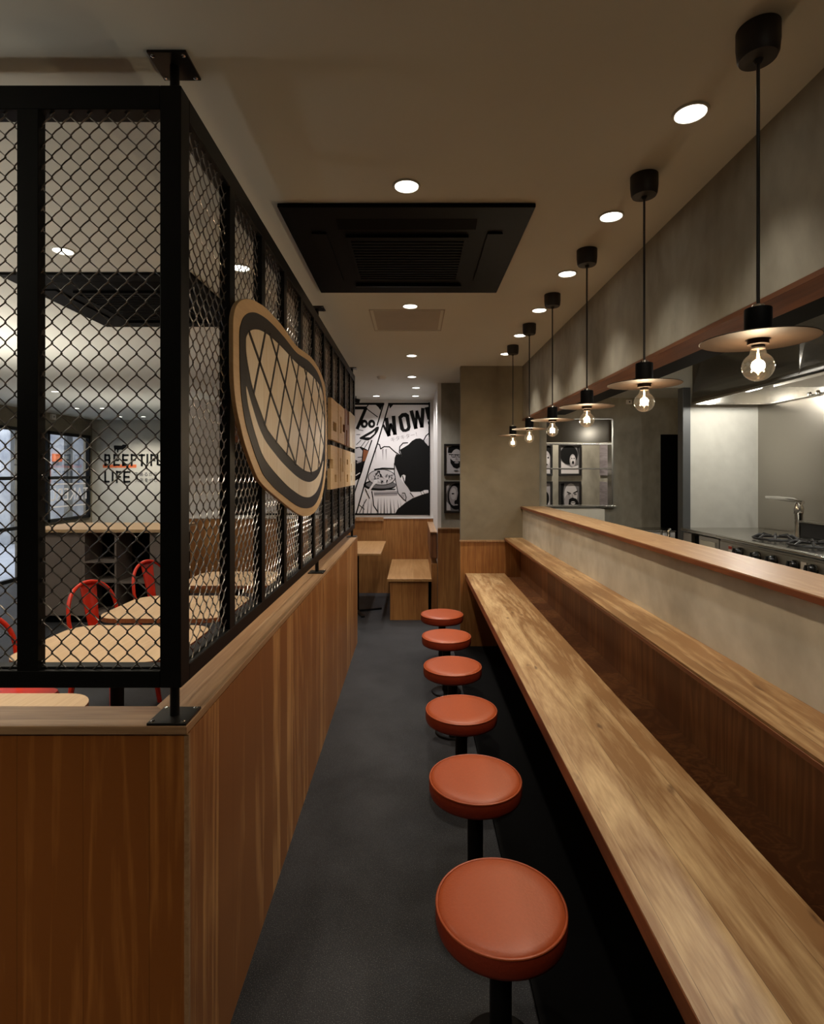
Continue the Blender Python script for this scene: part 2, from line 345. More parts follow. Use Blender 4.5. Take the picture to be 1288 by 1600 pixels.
# ---------------------------------------------------------------- bar counter group
lc = thing('bar_counter', 'long low knotty oak bar counter in front of the orange stools', 'counter', (.65, 2, 0))
def P0(mb, name, m, par, bevel=0):       # build in world space, then parent to an empty that only translates / rotates about z
    o = mb.build(name, m, par, bevel); o.matrix_parent_inverse = (Matrix.Translation(par.location) @ par.rotation_euler.to_matrix().to_4x4()).inverted(); return o
P0(box(.474, .83, -2.5, 5.022, .6775-.0008, .678), 'tabletop', top_m, lc)
P0(box(.472, .83, -2.5, 5.021, .628, .6767), 'edge_board', edge_m, lc, .003)
P0(box(.76, .80, -2.5, 5.0, 0, .628), 'base_panel', ac_m, lc)
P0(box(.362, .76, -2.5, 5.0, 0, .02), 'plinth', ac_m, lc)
sh = thing('wall_shelf', 'narrow oak shelf with a boxed underside running along the low plaster wall', 'shelf', (.9, 2, 0))
P0(box(.832, .9995, -2.5, 5.045, .992, 1.0), 'shelf_board', top_m, sh)
P0(box(.83, .9995, -2.5, 5.045, .978, .992), 'edge_strip', edge_m, sh, .001)
P0(box(.975, .9995, -2.5, 5.02, .645, .978), 'back_panel', dark_wood_m, sh)
P0(box(.8305, .975, -2.5, 5.02, .625, .645), 'lower_board', dark_wood_m, sh)
sl = thing('serving_ledge', 'oak serving ledge on top of the low plaster wall beside the kitchen', 'counter', (1.09, 2, 1.268))
P0(box(.982, 1.2, -2.5, 5.048, 1.2865, 1.289), 'ledge_board', ledge_m, sl)
P0(box(.98, 1.2, -2.5, 5.048, 1.268, 1.2865), 'edge_strip', edge_m, sl, .001)
bmw = wood('beam_wood', (.22, .085, .030), (.12, .042, .015), 'Y', 1.0, 'X', rough=.5, seam=False)
struct('trim_9', box(.996, 1.126, -3.0, 5.05, 2.072, 2.087), bmw)
struct('trim_10', box(1.126, 1.26, -3.0, 4.58, 2.076, 2.16), ac_m)
struct('trim_11', box(1.002, 1.008, -3.0, 5.05, 1.0, 1.004), cap_m)

# ---------------------------------------------------------------- left low partition
lp = thing('low_partition', 'waist-high oak partition wall carrying the black wire mesh screen', 'partition', (-.58, 3.2, 0))
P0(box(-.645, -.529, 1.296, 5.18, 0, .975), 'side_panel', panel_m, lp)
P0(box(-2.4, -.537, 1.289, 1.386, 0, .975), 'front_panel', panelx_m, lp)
P0(box(-.5372, -.5265, 1.2878, 1.298, 0, .975), 'corner_strip', cap_m, lp)
cp = MB(); cp.prism([(-.529, 1.282), (-.529, 5.19), (-.652, 5.19), (-.652, 1.395)], .977, .997, 'XY')
P0(cp, 'cap', cap_m, lp, .002)
cp = MB(); cp.prism([(-.529, 1.282), (-.652, 1.395), (-2.4, 1.395), (-2.4, 1.282)], .977, .997, 'XY')
P0(cp, 'cap', capx_m, lp, .002)

# ---------------------------------------------------------------- wire mesh screen
ms = thing('mesh_screen', 'black steel screen filled with chain-link mesh standing on the low oak partition', 'screen', (-.578, 1.331, .997))
ZB, ZT = 1.077, 2.507
fr = MB()
fr.box(-.602, -.552, 1.305, 1.355, ZB, ZT)                      # corner post
fr.box(-.602, -.552, 5.13, 5.18, ZB, ZT)
for z0, z1 in ((ZT-.057, ZT), (ZB, ZB+.041)):
    fr.box(-.602, -.552, 1.355, 5.13, z0, z1); fr.box(-2.0, -.602, 1.305, 1.355, z0, z1)
fr.box(-.600, -.566, 1.355, 5.13, ZB+.041, ZB+.046); fr.box(-2.0, -.602, 1.319, 1.353, ZB+.041, ZB+.046)
P0(fr, 'frame', black_m, ms, .002)
ends = [1.354+.3475*(k+1) for k in range(10)]
for e in ends: P0(box(-.584, -.552, e-.047, e, ZB+.04, ZT-.056), 'upright', black_m, ms, .001)
fx = [-.891-.337*k for k in range(3)]
for x in fx: P0(box(x-.050, x, 1.305, 1.332, ZB+.04, ZT-.056), 'upright', black_m, ms, .001)
for (x, y) in ((-.5777, 1.331), (-.5777, 3.286), (-.5777, 5.15), (-1.9, 1.331)):
    for (za, zb, zp) in ((ZT, CZ, CZ-.006), (.997, ZB, .997)):
        st = MB(); st.lathe([(.011, za), (.011, zb)], (x, y, 0), 20); P0(st, 'stub_post', black_m, ms)
        pl = box(x-.046, x+.046, y-.047, y+.047, zp, zp+.006)
        pp = P0(pl, 'base_plate', blackplate_m, ms, .001)
        s = -1 if zp > 2 else 1; zz = zp+.006 if s > 0 else zp
        for dx in (-.036, .036):
            for dy in (-.037, .037):
                b = MB(); b.lathe([(.0055, zz), (.0052, zz+s*.002), (.003, zz+s*.0035), (0.0001, zz+s*.004)], (x+dx, y+dy, 0), 12)
                bo = b.build('screw', chrome_m, pp)
# chain link panel: wires run vertically, each zigzags between two neighbouring columns and hooks its neighbour
def chain_panel(width, height, sides=5):
    n = max(2, round(width/.0227)); c = width/n; st = .0243; m = int(height/st); st = height/m; mb = MB()
    for k in range(n):
        pts = []
        for j in range(m):
            a = (j+k) % 2; u0 = (k+a)*c + (.0018 if a else -.0018); a2 = 1-a; u1 = (k+a2)*c + (.0018 if a2 else -.0018)
            w = .0024 if (j+k) % 2 else -.0024
            for q in (0.0, .16, .5, .84):
                e = q*.72 + (q*q*(3-2*q))*.28
                pts.append((u0+(u1-u0)*e, w*math.sin(PI*q)*1.1, (j+q)*st))
        mb.tube(pts, .0017, sides)
    return mb
zc0 = ZB+.030; hh_ = (ZT-.040) - zc0
# front panels (plane facing the camera)
pf = chain_panel(.315, hh_, 6); first = None
def place_mesh(src, name, loc, rz):
    o = bpy.data.objects.new(name, src); COL.objects.link(o); o.parent = ms
    o.location = Vector(loc)-ms.location; o.rotation_euler = (0, 0, rz); return o
tmp = pf.build('wire_mesh', wire_m); mesh_f = tmp.data; bpy.data.objects.remove(tmp)
for x in (-.596, -.596-.337, -.596-.674): place_mesh(mesh_f, 'wire_mesh', (x-.315, 1.318, zc0), 0)
ps = chain_panel(.322, hh_, 6); tmp = ps.build('wire_mesh', wire_m); mesh_s = tmp.data; bpy.data.objects.remove(tmp)
ps2 = chain_panel(.322, hh_, 4); tmp = ps2.build('wire_mesh', wire_m); mesh_s2 = tmp.data; bpy.data.objects.remove(tmp)
for k in range(11):
    y = 1.343 + .3475*k
    place_mesh(mesh_s if k < 3 else mesh_s2, 'wire_mesh', (-.566, y, zc0), PI/2)

# ---------------------------------------------------------------- steak sign
OUT = [(1.59, 2.002), (1.592, 2.037), (1.61, 2.071), (1.647, 2.101), (1.702, 2.126), (1.77, 2.146), (1.843, 2.159), (1.932, 2.17), (2.042, 2.173), (2.166, 2.173), (2.253, 2.168), (2.376, 2.158), (2.494, 2.157), (2.662, 2.171), (2.832, 2.179), (2.981, 2.169), (3.121, 2.147), (3.236, 2.10), (3.283, 2.01), (3.296, 1.893), (3.3, 1.74), (3.283, 1.625), (3.206, 1.512), (3.095, 1.432), (2.952, 1.391), (2.821, 1.377), (2.686, 1.379), (2.563, 1.39), (2.398, 1.422), (2.219, 1.465), (2.066, 1.503), (1.953, 1.532), (1.861, 1.562), (1.811, 1.590), (1.754, 1.632), (1.695, 1.683), (1.653, 1.735), (1.622, 1.778), (1.6, 1.828), (1.591, 1.882), (1.59, 1.947)]
DARK = [(1.644, 2.011), (1.659, 2.039), (1.686, 2.066), (1.735, 2.092), (1.796, 2.112), (1.862, 2.124), (1.953, 2.133), (2.066, 2.136), (2.192, 2.134), (2.276, 2.130), (2.375, 2.124), (2.464, 2.124), (2.592, 2.134), (2.735, 2.144), (2.894, 2.141), (3.026, 2.123), (3.134, 2.08), (3.21, 2.0), (3.241, 1.898), (3.241, 1.775), (3.229, 1.662), (3.187, 1.587), (3.127, 1.521), (3.053, 1.473), (2.952, 1.436), (2.839, 1.418), (2.702, 1.417), (2.563, 1.427), (2.424, 1.448), (2.276, 1.48), (2.114, 1.517), (2.002, 1.548), (1.906, 1.581), (1.861, 1.608), (1.802, 1.65), (1.754, 1.691), (1.709, 1.733), (1.681, 1.776), (1.659, 1.827), (1.647, 1.892), (1.644, 1.959)]
CRES = [(1.702, 1.856), (1.709, 1.829), (1.733, 1.788), (1.778, 1.738), (1.819, 1.702), (1.861, 1.668), (1.915, 1.638), (1.992, 1.610), (2.119, 1.573), (2.276, 1.533), (2.437, 1.501), (2.563, 1.481), (2.702, 1.47), (2.821, 1.474), (2.932, 1.491), (3.032, 1.527), (3.095, 1.569), (3.138, 1.616), (3.156, 1.66), (3.106, 1.625), (3.032, 1.59), (2.932, 1.562), (2.821, 1.548), (2.719, 1.545), (2.592, 1.553), (2.45, 1.572), (2.299, 1.601), (2.145, 1.636), (2.047, 1.663), (1.974, 1.684), (1.923, 1.701), (1.888, 1.717), (1.836, 1.747), (1.796, 1.778), (1.752, 1.816), (1.719, 1.846)]
INN = [(1.702, 2.002), (1.719, 2.021), (1.743, 2.037), (1.787, 2.054), (1.852, 2.069), (1.932, 2.078), (2.019, 2.082), (2.14, 2.083), (2.28, 2.08), (2.372, 2.076), (2.494, 2.076), (2.679, 2.084), (2.852, 2.084), (3.026, 2.073), (3.127, 2.041), (3.178, 1.975), (3.187, 1.883), (3.178, 1.79), (3.149, 1.726), (3.084, 1.659), (3.011, 1.622), (2.913, 1.604), (2.786, 1.595), (2.654, 1.599), (2.534, 1.613), (2.437, 1.629), (2.372, 1.642), (2.242, 1.67), (2.095, 1.704), (1.974, 1.737), (1.944, 1.749), (1.881, 1.788), (1.805, 1.838), (1.761, 1.875), (1.727, 1.92), (1.706, 1.958)]
sg = thing('steak_sign', 'large wooden sign shaped like a grilled steak mounted on the mesh screen', 'sign', (-.53, 2.4, 1.77))
P0(MB().prism(smooth_poly(OUT), -.534, -.521, 'YZ'), 'board', ply_m, sg, .0015)
P0(MB().prism(smooth_poly(DARK), -.5208, -.519, 'YZ'), 'dark_rim', umber_m, sg)
P0(MB().prism(smooth_poly(CRES), -.5189, -.518, 'YZ'), 'pale_edge', inlay_m, sg)
P0(MB().prism(smooth_poly(INN), -.5189, -.518, 'YZ'), 'pale_face', inlay_m, sg)
gl = MB()
GR = [((1.735, 2.03), (2.411, 1.632)), ((1.988, 2.085), (2.795, 1.59)), ((2.32, 2.08), (3.04, 1.64)), ((2.608, 2.085), (3.16, 1.757)), ((2.913, 2.082), (3.19, 1.91)),
      ((1.922, 2.080), (1.785, 1.852)), ((2.114, 2.085), (1.915, 1.757)), ((2.293, 2.08), (2.075, 1.705)), ((2.478, 2.075), (2.247, 1.665)), ((2.67, 2.084), (2.418, 1.63)), ((2.852, 2.084), (2.598, 1.604)), ((3.03, 2.07), (2.785, 1.595)), ((3.155, 2.0), (2.98, 1.612))]
for a, b in GR:
    for q in ribbon([a, b], .017): gl.prism(q, -.5179, -.5172, 'YZ')
P0(gl, 'grill_lines', umber_m, sg)
for (y, z) in ((1.93, 1.62), (2.28, 1.55), (2.97, 1.5), (1.9, 2.1), (2.95, 2.1)):
    P0(box(-.552, -.534, y-.02, y+.02, z-.05, z+.05), 'bracket', black_m, sg)

# wooden block lettering beyond the steak sign
ws = thing('wooden_lettering', 'two rows of pale wooden block letters mounted on the screen beyond the steak sign', 'sign', (-.53, 4.2, 1.78))
def letter(y0, y1, z0, z1, holes, m=ply_m):
    mb = MB(); ys = sorted({y0, y1} | {h[0] for h in holes} | {h[1] for h in holes}); zs = sorted({z0, z1} | {h[2] for h in holes} | {h[3] for h in holes})
    for a, b in zip(ys[:-1], ys[1:]):
        for c, d_ in zip(zs[:-1], zs[1:]):
            cy, cz = (a+b)/2, (c+d_)/2
            if any(h[0] < cy < h[1] and h[2] < cz < h[3] for h in holes): continue
            mb.box(-.549, -.527, a, b, c, d_)
    P0(mb, 'letter', m, ws)
letter(3.52, 3.84, 1.808, 2.075, [(3.60, 3.76, 1.87, 1.93)]); letter(3.87, 4.2, 1.808, 2.08, [(3.95, 4.03, 1.88, 2.0), (4.1, 4.2, 1.9, 1.96)])
letter(4.23, 4.52, 1.808, 2.09, [(4.30, 4.36, 1.808, 1.93), (4.40, 4.46, 1.98, 2.09)], dark_wood_m); letter(4.55, 4.965, 1.808, 2.10, [(4.78, 4.80, 1.808, 1.93)], inlay_m)
letter(3.5, 3.84, 1.486, 1.77, [(3.5, 3.6, 1.62, 1.68), (3.68, 3.76, 1.53, 1.58)]); letter(3.87, 4.2, 1.486, 1.77, [(3.96, 4.0, 1.53, 1.70), (4.08, 4.13, 1.60, 1.77)])
letter(4.23, 4.57, 1.486, 1.77, [(4.34, 4.42, 1.52, 1.58), (4.34, 4.42, 1.66, 1.7)]); letter(4.58, 4.96, 1.486, 1.77, [(4.64, 4.70, 1.60, 1.67), (4.64, 4.70, 1.53, 1.57), (4.84, 4.90, 1.61, 1.69), (4.84, 4.90, 1.52, 1.58)], inlay_m)

# ---------------------------------------------------------------- ceiling equipment
def cassette(loc, label):
    t = thing('ceiling_air_conditioner', label, 'air conditioner', loc)
    mb = MB(); mb.box(-.473, .473, -.478, .478, -.016, 0); mb.build('panel', ac_m, t, .004)
    gr = MB()
    for k in range(15): gr.box(-.235, .235, -.225+k*.031, -.21+k*.031, -.026, -.022)
    gr.box(-.25, .25, -.245, -.23, -.028, -.016); gr.box(-.25, .25, .235, .25, -.028, -.016); gr.box(-.25, -.235, -.24, .24, -.028, -.016); gr.box(.235, .25, -.24, .24, -.028, -.016)
    gr.build('grille', ac_m, t)
    for (x0, x1, y0, y1) in ((-.27, .27, -.385, -.325), (-.27, .27, .325, .385), (-.385, -.325, -.27, .27), (.325, .385, -.27, .27)):
        f = MB(); f.box(x0, x1, y0, y1, -.024, -.018)
        if x1-x0 > .3: f.xf(Matrix.Translation((0, (y0+y1)/2, -.02)) @ Matrix.Rotation(.25 if y0 > 0 else -.25, 4, 'X') @ Matrix.Translation((0, -(y0+y1)/2, .02)))
        f.build('flap', ac_m, t)
    return t
ac = cassette((-.026, 2.487, CZ), 'black square ceiling air conditioner above the stool aisle')
copy_thing(ac, (-1.565, 3.175, CZ), 'black ceiling air conditioner seen through the mesh screen')
hp = MB()
for (x0, x1, y0, y1) in ((-.27, .19, 3.314, 3.320), (-.27, .19, 3.798, 3.804), (-.27, -.264, 3.314, 3.804), (.184, .19, 3.314, 3.804)): hp.box(x0, x1, y0, y1, CZ-.003, CZ+.001)
hp.box(-.245, .165, 3.34, 3.778, CZ-.002, CZ+.001)
tag(hp.build('access_hatch', mottled('hatch_paint', (.40, .39, .36), (.44, .43, .40), rough=.9, bump=0)), 'square access hatch flush in the beige ceiling beyond the air conditioner', 'hatch')

def downlight(loc, label, power, col=WARM, lens=lamp_m, size=88, group='recessed downlights'):
    t = thing('recessed_downlight', label, 'downlight', loc, 0, group)
    mb = MB(); mb.lathe([(.040, -.0015), (.041, -.005), (.046, -.005), (.048, -.001), (.048, 0)], (0,0,0), 32, caps=False); mb.build('trim_ring', ceil_m, t)
    ln = MB(); ln.lathe([(.0001, -.0012), (.0395, -.0012)], (0,0,0), 32, caps=False); ln.build('lens', lens, t)
    rf = MB(); rf.lathe([(.0285, -.0014), (.0285, -.0022), (.030, -.0022), (.030, -.0014)], (0,0,0), 32, caps=False); rf.build('inner_ring', ceil_m, t)
    spot((0, 0, -.012), power, col, size, parent=t)
    return t
RY = [1.508+.605*k for k in range(6)]
ordn = ['nearest', 'second', 'third', 'fourth', 'fifth', 'farthest']
for k, y in enumerate(RY):
    downlight((.759, y, CZ), '%s round downlight of the row beside the pendants, counted from the camera' % ordn[k], SPOT_W*(.72+.11*k))
for y in (.903, .298, -.307, -.912): downlight((.759, y, CZ), 'round downlight of the pendant row behind the camera', SPOT_W*.35)
for k, y in enumerate((1.89, 3.243, 4.60)):
    downlight((-.024+.004*k, y, CZ), ['bright downlight over the aisle in front of the air conditioner', 'downlight over the aisle just beyond the air conditioner', 'downlight over the aisle beyond the access hatch'][k], SPOT_W*(.95, 3.0, 4.4)[k])
downlight((-.024, .54, CZ), 'aisle downlight behind the camera', SPOT_W*.15)
for x in (-.9, -1.75): downlight((x, -.35, CZ), 'added downlight behind the camera lighting the partition front', 75, (1, .84, .62), lamp_m, 125)  # added pair out of view, brightens the front panel of the low partition
for k, (x, y) in enumerate(((-.017, 5.60), (.026, 6.31), (.023, 6.98), (-.472, 6.98))):
    downlight((x, y, CZ), ['white downlight nearest to the mesh screen end, before the comic mural', 'white downlight above the oak bench, second before the mural', 'white downlight closest to the comic mural on the right', 'white downlight closest to the comic mural on the left'][k], (44, 40, 38, 44)[k], NEUTRAL, lampw_m, 120)
sm = MB(); sm.lathe([(.0001, -.03), (.03, -.028), (.045, -.012), (.05, 0)], (-.325, 5.6, CZ), 28)
tag(sm.build('smoke_detector', white_m), 'small round white smoke detector on the ceiling before the mural', 'smoke detector')
for k, (x, y) in enumerate(((-1.555, 2.44), (-.83, 2.64), (-1.9, 4.4), (-2.6, 6.0), (-5.09, 8.3), (-4.69, 8.3), (-5.08, 9.51), (-4.67, 9.51), (-2.6, 1.2), (-2.9, 3.2), (-4.1, 4.6), (-4.3, 6.6), (-4.3, 1.5))):
    downlight((x, y, CZ), ['downlight beside the black air conditioner behind the front mesh', 'downlight seen through the side mesh above the steak sign', 'downlight above the red chairs', 'downlight above the shelf cabinet',
        'left downlight of the nearer pair by the shop windows', 'right downlight of the nearer pair by the shop windows', 'left downlight of the farther pair by the lettered wall', 'right downlight of the farther pair by the lettered wall',
        'downlight over the hall left of the picture', 'downlight over the hall beside the dining tables', 'downlight over the hall before the cabinet', 'downlight over the hall behind the cabinet', 'downlight over the hall at the street side'][k],
        (60, 50, 60, 60, 50, 50, 70, 70, 60, 60, 60, 60, 60)[k], (1, .88, .72) if k < 4 or k > 7 else (1, .93, .82), lamp_m, 125, 'hall downlights')
downlight((1.6, 5.66, CZ), 'downlight in the corridor over the framed portraits', 95, WARM, lamp_m, 120)

# ---------------------------------------------------------------- pendants
def pendant(loc, label):
    t = thing('pendant_lamp', label, 'pendant lamp', loc, 0, 'pendant lamps over the bar counter')
    c = MB(); c.lathe([(.0440, 0), (.0440, -.035), (.0415, -.06), (.038, -.067), (.010, -.069), (.006, -.078), (.0001, -.079)], (0,0,0), 36); c.build('canopy', canopy_m, t)
    c = MB(); c.lathe([(.0037, -.07), (.0037, -.622)], (0,0,0), 10); c.build('cord', canopy_m, t)
    s = MB(); s.lathe([(.004, -.612), (.012, -.614), (.018, -.624), (.020, -.6235)], (0,0,0), 24); s.build('collar', chrome_m, t)
    s = MB(); s.lathe([(.0001, -.622), (.0265, -.622), (.0275, -.624), (.0275, -.688), (.0001, -.688)], (0,0,0), 32); s.build('lamp_socket', ac_m, t)
    s = MB(); s.lathe([(.016, -.6885), (.1165, -.6915), (.1175, -.6925), (.1165, -.6935), (.016, -.6905), (.016, -.6885)], (0,0,0), 56); s.build('disc_shade', brass_m, t)
    s = MB(); s.lathe([(.0001, -.6902), (.0215, -.6902), (.0215, -.702), (.0135, -.704), (.0135, -.712), (.0001, -.712)], (0,0,0), 24); s.build('bulb_cap', brass_m, t)
    pr = [(.0135, -.708)] + [(.0325*math.sin(a), -.7515+.0325*math.cos(a)) for a in [.55+(PI-.55)*i/16 for i in range(16)]] + [(.0002, -.784)]
    b = MB(); b.lathe(pr, (0,0,0), 32); bo = b.build('bulb', bulb_m, t)
    f = MB()
    for i in range(5):
        a = 2*PI*i/5; f.tube([(.004*math.cos(a), .004*math.sin(a), -.735), (.013*math.cos(a), .013*math.sin(a), -.762)], .0011, 6)
    f.lathe([(.0008, -.712), (.003, -.73), (.0015, -.745)], (0,0,0), 10); f.build('filament', fil_m, bo)
    l = bpy.data.lights.new('bulb_light', 'POINT'); l.energy = 6.0; l.color = (1, .83, .62); l.shadow_soft_size = .016
    o = bpy.data.objects.new('bulb_light', l); COL.objects.link(o); o.location = (0, 0, -.755); o.parent = t
    return t
PL = ['nearest black pendant lamp with brass disc, hanging before the stove', 'second pendant lamp from the camera, hanging before the dark kitchen door', 'third pendant lamp from the camera, before the kitchen shelf window', 'fourth pendant lamp from the camera, above the far shelf', 'fifth pendant lamp from the camera, at the end of the soffit', 'farthest pendant lamp, hanging right before the brown pillar']
p0 = pendant((.767, 1.225, CZ), PL[0])
for k in range(1, 6): copy_thing(p0, (.767, 1.225+.605*k, CZ), PL[k])

# ---------------------------------------------------------------- stools
def stool(loc, label):
    t = thing('bar_stool', label, 'stool', loc, 0, 'row of fixed bar stools'); ST = .415; R = .1785
    b = MB(); b.lathe([(.0001, .018), (.02, .018), (.03, .016), (.098, .013), (.105, .009), (.107, 0)], (0,0,0), 44); b.build('base_plate', black_m, t)
    b = MB(); b.lathe([(.0302, .010), (.0302, ST-.075)], (0,0,0), 32); b.build('pole', black_m, t)
    b = MB(); b.lathe([(.03, ST-.085), (.135, ST-.072), (.14, ST-.064), (.14, ST-.06), (.0001, ST-.06)], (0,0,0), 40); b.build('under_plate', black_m, t)
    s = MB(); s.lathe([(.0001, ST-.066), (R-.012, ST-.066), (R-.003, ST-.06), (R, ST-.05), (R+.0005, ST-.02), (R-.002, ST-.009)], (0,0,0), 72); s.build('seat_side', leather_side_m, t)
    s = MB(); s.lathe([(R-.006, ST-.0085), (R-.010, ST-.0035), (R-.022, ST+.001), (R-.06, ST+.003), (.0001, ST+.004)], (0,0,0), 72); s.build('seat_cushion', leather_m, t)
    s = MB(); s.tube([((R-.003)*math.cos(2*PI*i/72), (R-.003)*math.sin(2*PI*i/72), ST-.0075) for i in range(72)], .0034, 8, True); s.build('piping', leather_m, t)
    return t
SL = ['nearest round orange leather bar stool at the bottom of the picture', 'second orange stool from the camera', 'third orange stool from the camera', 'fourth orange stool from the camera, showing its base below the seat', 'fifth orange stool, second from the far end', 'farthest and smallest-looking orange stool, before the oak bench']
s0 = stool((.2387, 1.509, 0), SL[0])
for k in range(1, 6): copy_thing(s0, (.2387, 1.509+.6225*k, 0), SL[k])

# ---------------------------------------------------------------- comic mural
mural = thing('comic_mural', 'black and white comic strip mural with the word WOW on the end wall', 'mural', (-.1, 7.34, 1.5))
S = 7.335/860
def mp_(x, y): px = 540+x/7.275; py = 600+y/7.275; return ((px-646.5)*S, 1.585-(py-740.5)*S)
class Art:
    def __init__(s): s.lay = {}
    def poly(s, pts, col, lv, sm=0):
        p = [mp_(*q) for q in pts]
        if sm: p = smooth_poly(p, sm)
        mb = s.lay.setdefault((lv, col.name), (MB(), col, lv))[0]; y = 7.334-.0006*lv; mb.prism(p, y, y-.0006, 'XZ')
    def line(s, pts, w, col, lv):
        for q in ribbon(pts, w): s.poly(q, col, lv)
A = Art(); K, Wt, G, MG, LG, BR = art_black, art_white, art_grey, art_mid, art_light, art_brown
board = box(mp_(-1330, 0)[0], mp_(965, 0)[0], 7.334, 7.348, mp_(0, 1492)[1], mp_(0, 213)[1]); P0(board, 'board', Wt, mural)
for l, w in (([(-1330, 226), (436, 226)], 24), ([(490, 226), (955, 226)], 22), ([(953, 215), (953, 1490)], 18), ([(-1330, 1480), (955, 1480)], 20)): A.line(l, w, K, 1)
A.line([(430, 235), (360, 470)], 15, K, 1); A.line([(300, 640), (215, 885), (108, 1215), (20, 1480)], 14, K, 1); A.line([(492, 235), (445, 400), (362, 680), (268, 965), (120, 1480)], 15, K, 1)
# left panel
A.line([(60, 272), (235, 272)], 34, K, 1); A.line([(232, 275), (135, 505)], 36, K, 1); A.line([(240, 262), (262, 232)], 12, K, 1); A.line([(245, 285), (365, 375)], 10, K, 1); A.poly([(335, 230), (425, 230), (398, 300), (375, 265)], K, 1)
for cx in (213, 297): A.poly(ellipse(cx, 453, 42, 48, 20), K, 1); A.poly(ellipse(cx+3, 455, 14, 18, 14), Wt, 2)
A.poly([(158, 612), (300, 530), (350, 488), (382, 490), (365, 545), (318, 600), (262, 642), (200, 632)], K, 1, 2); A.poly([(222, 606), (300, 562), (338, 530), (328, 565), (280, 606)], Wt, 2)
for a in ([(150, 520), (200, 530)], [(125, 575), (165, 575)], [(175, 640), (125, 690)], [(225, 650), (170, 725)], [(265, 650), (205, 745)]): A.line(a, 7, K, 1)
A.poly([(115, 720), (175, 712), (238, 740), (262, 760), (222, 880), (190, 1000), (165, 1070), (110, 1100)], K, 1); A.poly([(205, 745), (262, 760), (225, 872), (195, 880)], BR, 2); A.poly([(112, 740), (160, 722), (195, 760), (185, 850), (150, 880), (112, 860)], LG, 2); A.line([(140, 835), (190, 830)], 8, K, 3)
A.poly([(125, 885), (190, 850), (180, 885), (130, 905)], G, 2); A.line([(118, 1040), (165, 1010)], 10, Wt, 2)
# farther left panels, mostly behind the screen
A.poly([(-1330, 420), (-1000, 240), (-820, 240), (-900, 900), (-1100, 1300), (-1330, 1300)], BR, 1); A.poly([(-1330, 700), (-1060, 600), (-960, 1000), (-1080, 1470), (-1330, 1470)], K, 2)
A.poly([(-700, 500), (-500, 420), (-300, 560), (-260, 900), (-420, 1200), (-690, 1180), (-760, 800)], K, 1, 2); A.poly([(-640, 600), (-480, 540), (-380, 700), (-440, 900), (-600, 880)], LG, 2, 2); A.poly([(-220, 300), (-40, 260), (20, 500), (-120, 620)], K, 1); A.poly([(-250, 1000), (60, 900), (40, 1240), (-40, 1470), (-300, 1470)], K, 1)
# WOW
def stroke(pts, w, lv=1): A.line(pts, w, K, lv)
stroke([(466, 395), (492, 580)], 42); stroke([(492, 580), (514, 455)], 30); stroke([(512, 455), (562, 568)], 30); stroke([(562, 568), (547, 372)], 42)
stroke([(432, 470), (490, 590)], 26)
A.poly([(600, 372), (640, 332), (690, 326), (722, 350), (742, 490), (728, 528), (690, 545), (650, 545), (622, 515)], K, 1); A.poly([(640, 390), (660, 372), (682, 378), (704, 490), (690, 512), (668, 510)], Wt, 2)
stroke([(750, 312), (800, 500)], 42); stroke([(800, 500), (812, 310)], 30); stroke([(812, 310), (868, 485)], 32); stroke([(868, 485), (880, 283)], 42)
A.poly([(900, 268), (940, 260), (946, 262), (946, 405), (932, 405)], K, 1); A.poly([(936, 425), (946, 425), (946, 460), (938, 458)], K, 1)
A.poly([(495, 235), (545, 235), (505, 280)], K, 1)
# bubble
for a in ([(360, 678), (388, 690), (400, 738)], [(400, 738), (440, 712), (500, 714), (560, 770), (634, 818)], [(634, 818), (612, 770), (618, 712), (655, 672), (708, 668)], [(890, 640), (915, 590), (950, 560)]): A.line(a, 12, K, 1)
# figure seen from behind
A.poly([(555, 905), (560, 840), (578, 795), (640, 822), (618, 748), (660, 724), (715, 690), (755, 648), (800, 622), (850, 618), (890, 640), (950, 715), (950, 1225), (738, 1225), (712, 1180), (672, 1130), (684, 1040), (662, 1028), (640, 1040), (625, 1072), (590, 990)], K, 2)
A.poly([(900, 640), (948, 600), (948, 700), (905, 665)], LG, 3)
A.poly([(560, 1488), (590, 1425), (680, 1350), (760, 1300), (860, 1262), (950, 1235), (950, 1488)], K, 2)
A.poly([(755, 1240), (840, 1232), (900, 1205), (940, 1205), (945, 1222), (900, 1245), (780, 1288)], Wt, 3)
A.line([(855, 1228), (872, 1262)], 5, K, 4); A.line([(880, 1218), (898, 1250)], 5, K, 4)
A.poly([(558, 920), (590, 1005), (628, 1080), (668, 1134), (712, 1185), (752, 1242), (776, 1290), (690, 1345), (655, 1300), (600, 1240), (575, 1130), (560, 1020)], LG, 1)
for a in ([(556, 900), (556, 1010), (575, 1130), (598, 1240), (650, 1300), (690, 1335)], [(645, 1240), (675, 1240), (690, 1290), (682, 1330)], [(735, 1238), (772, 1282)], [(650, 1045), (672, 1120)]): A.line(a, 9, K, 3)
A.poly([(625, 1260), (660, 1250), (672, 1290), (640, 1290)], G, 3, 2)
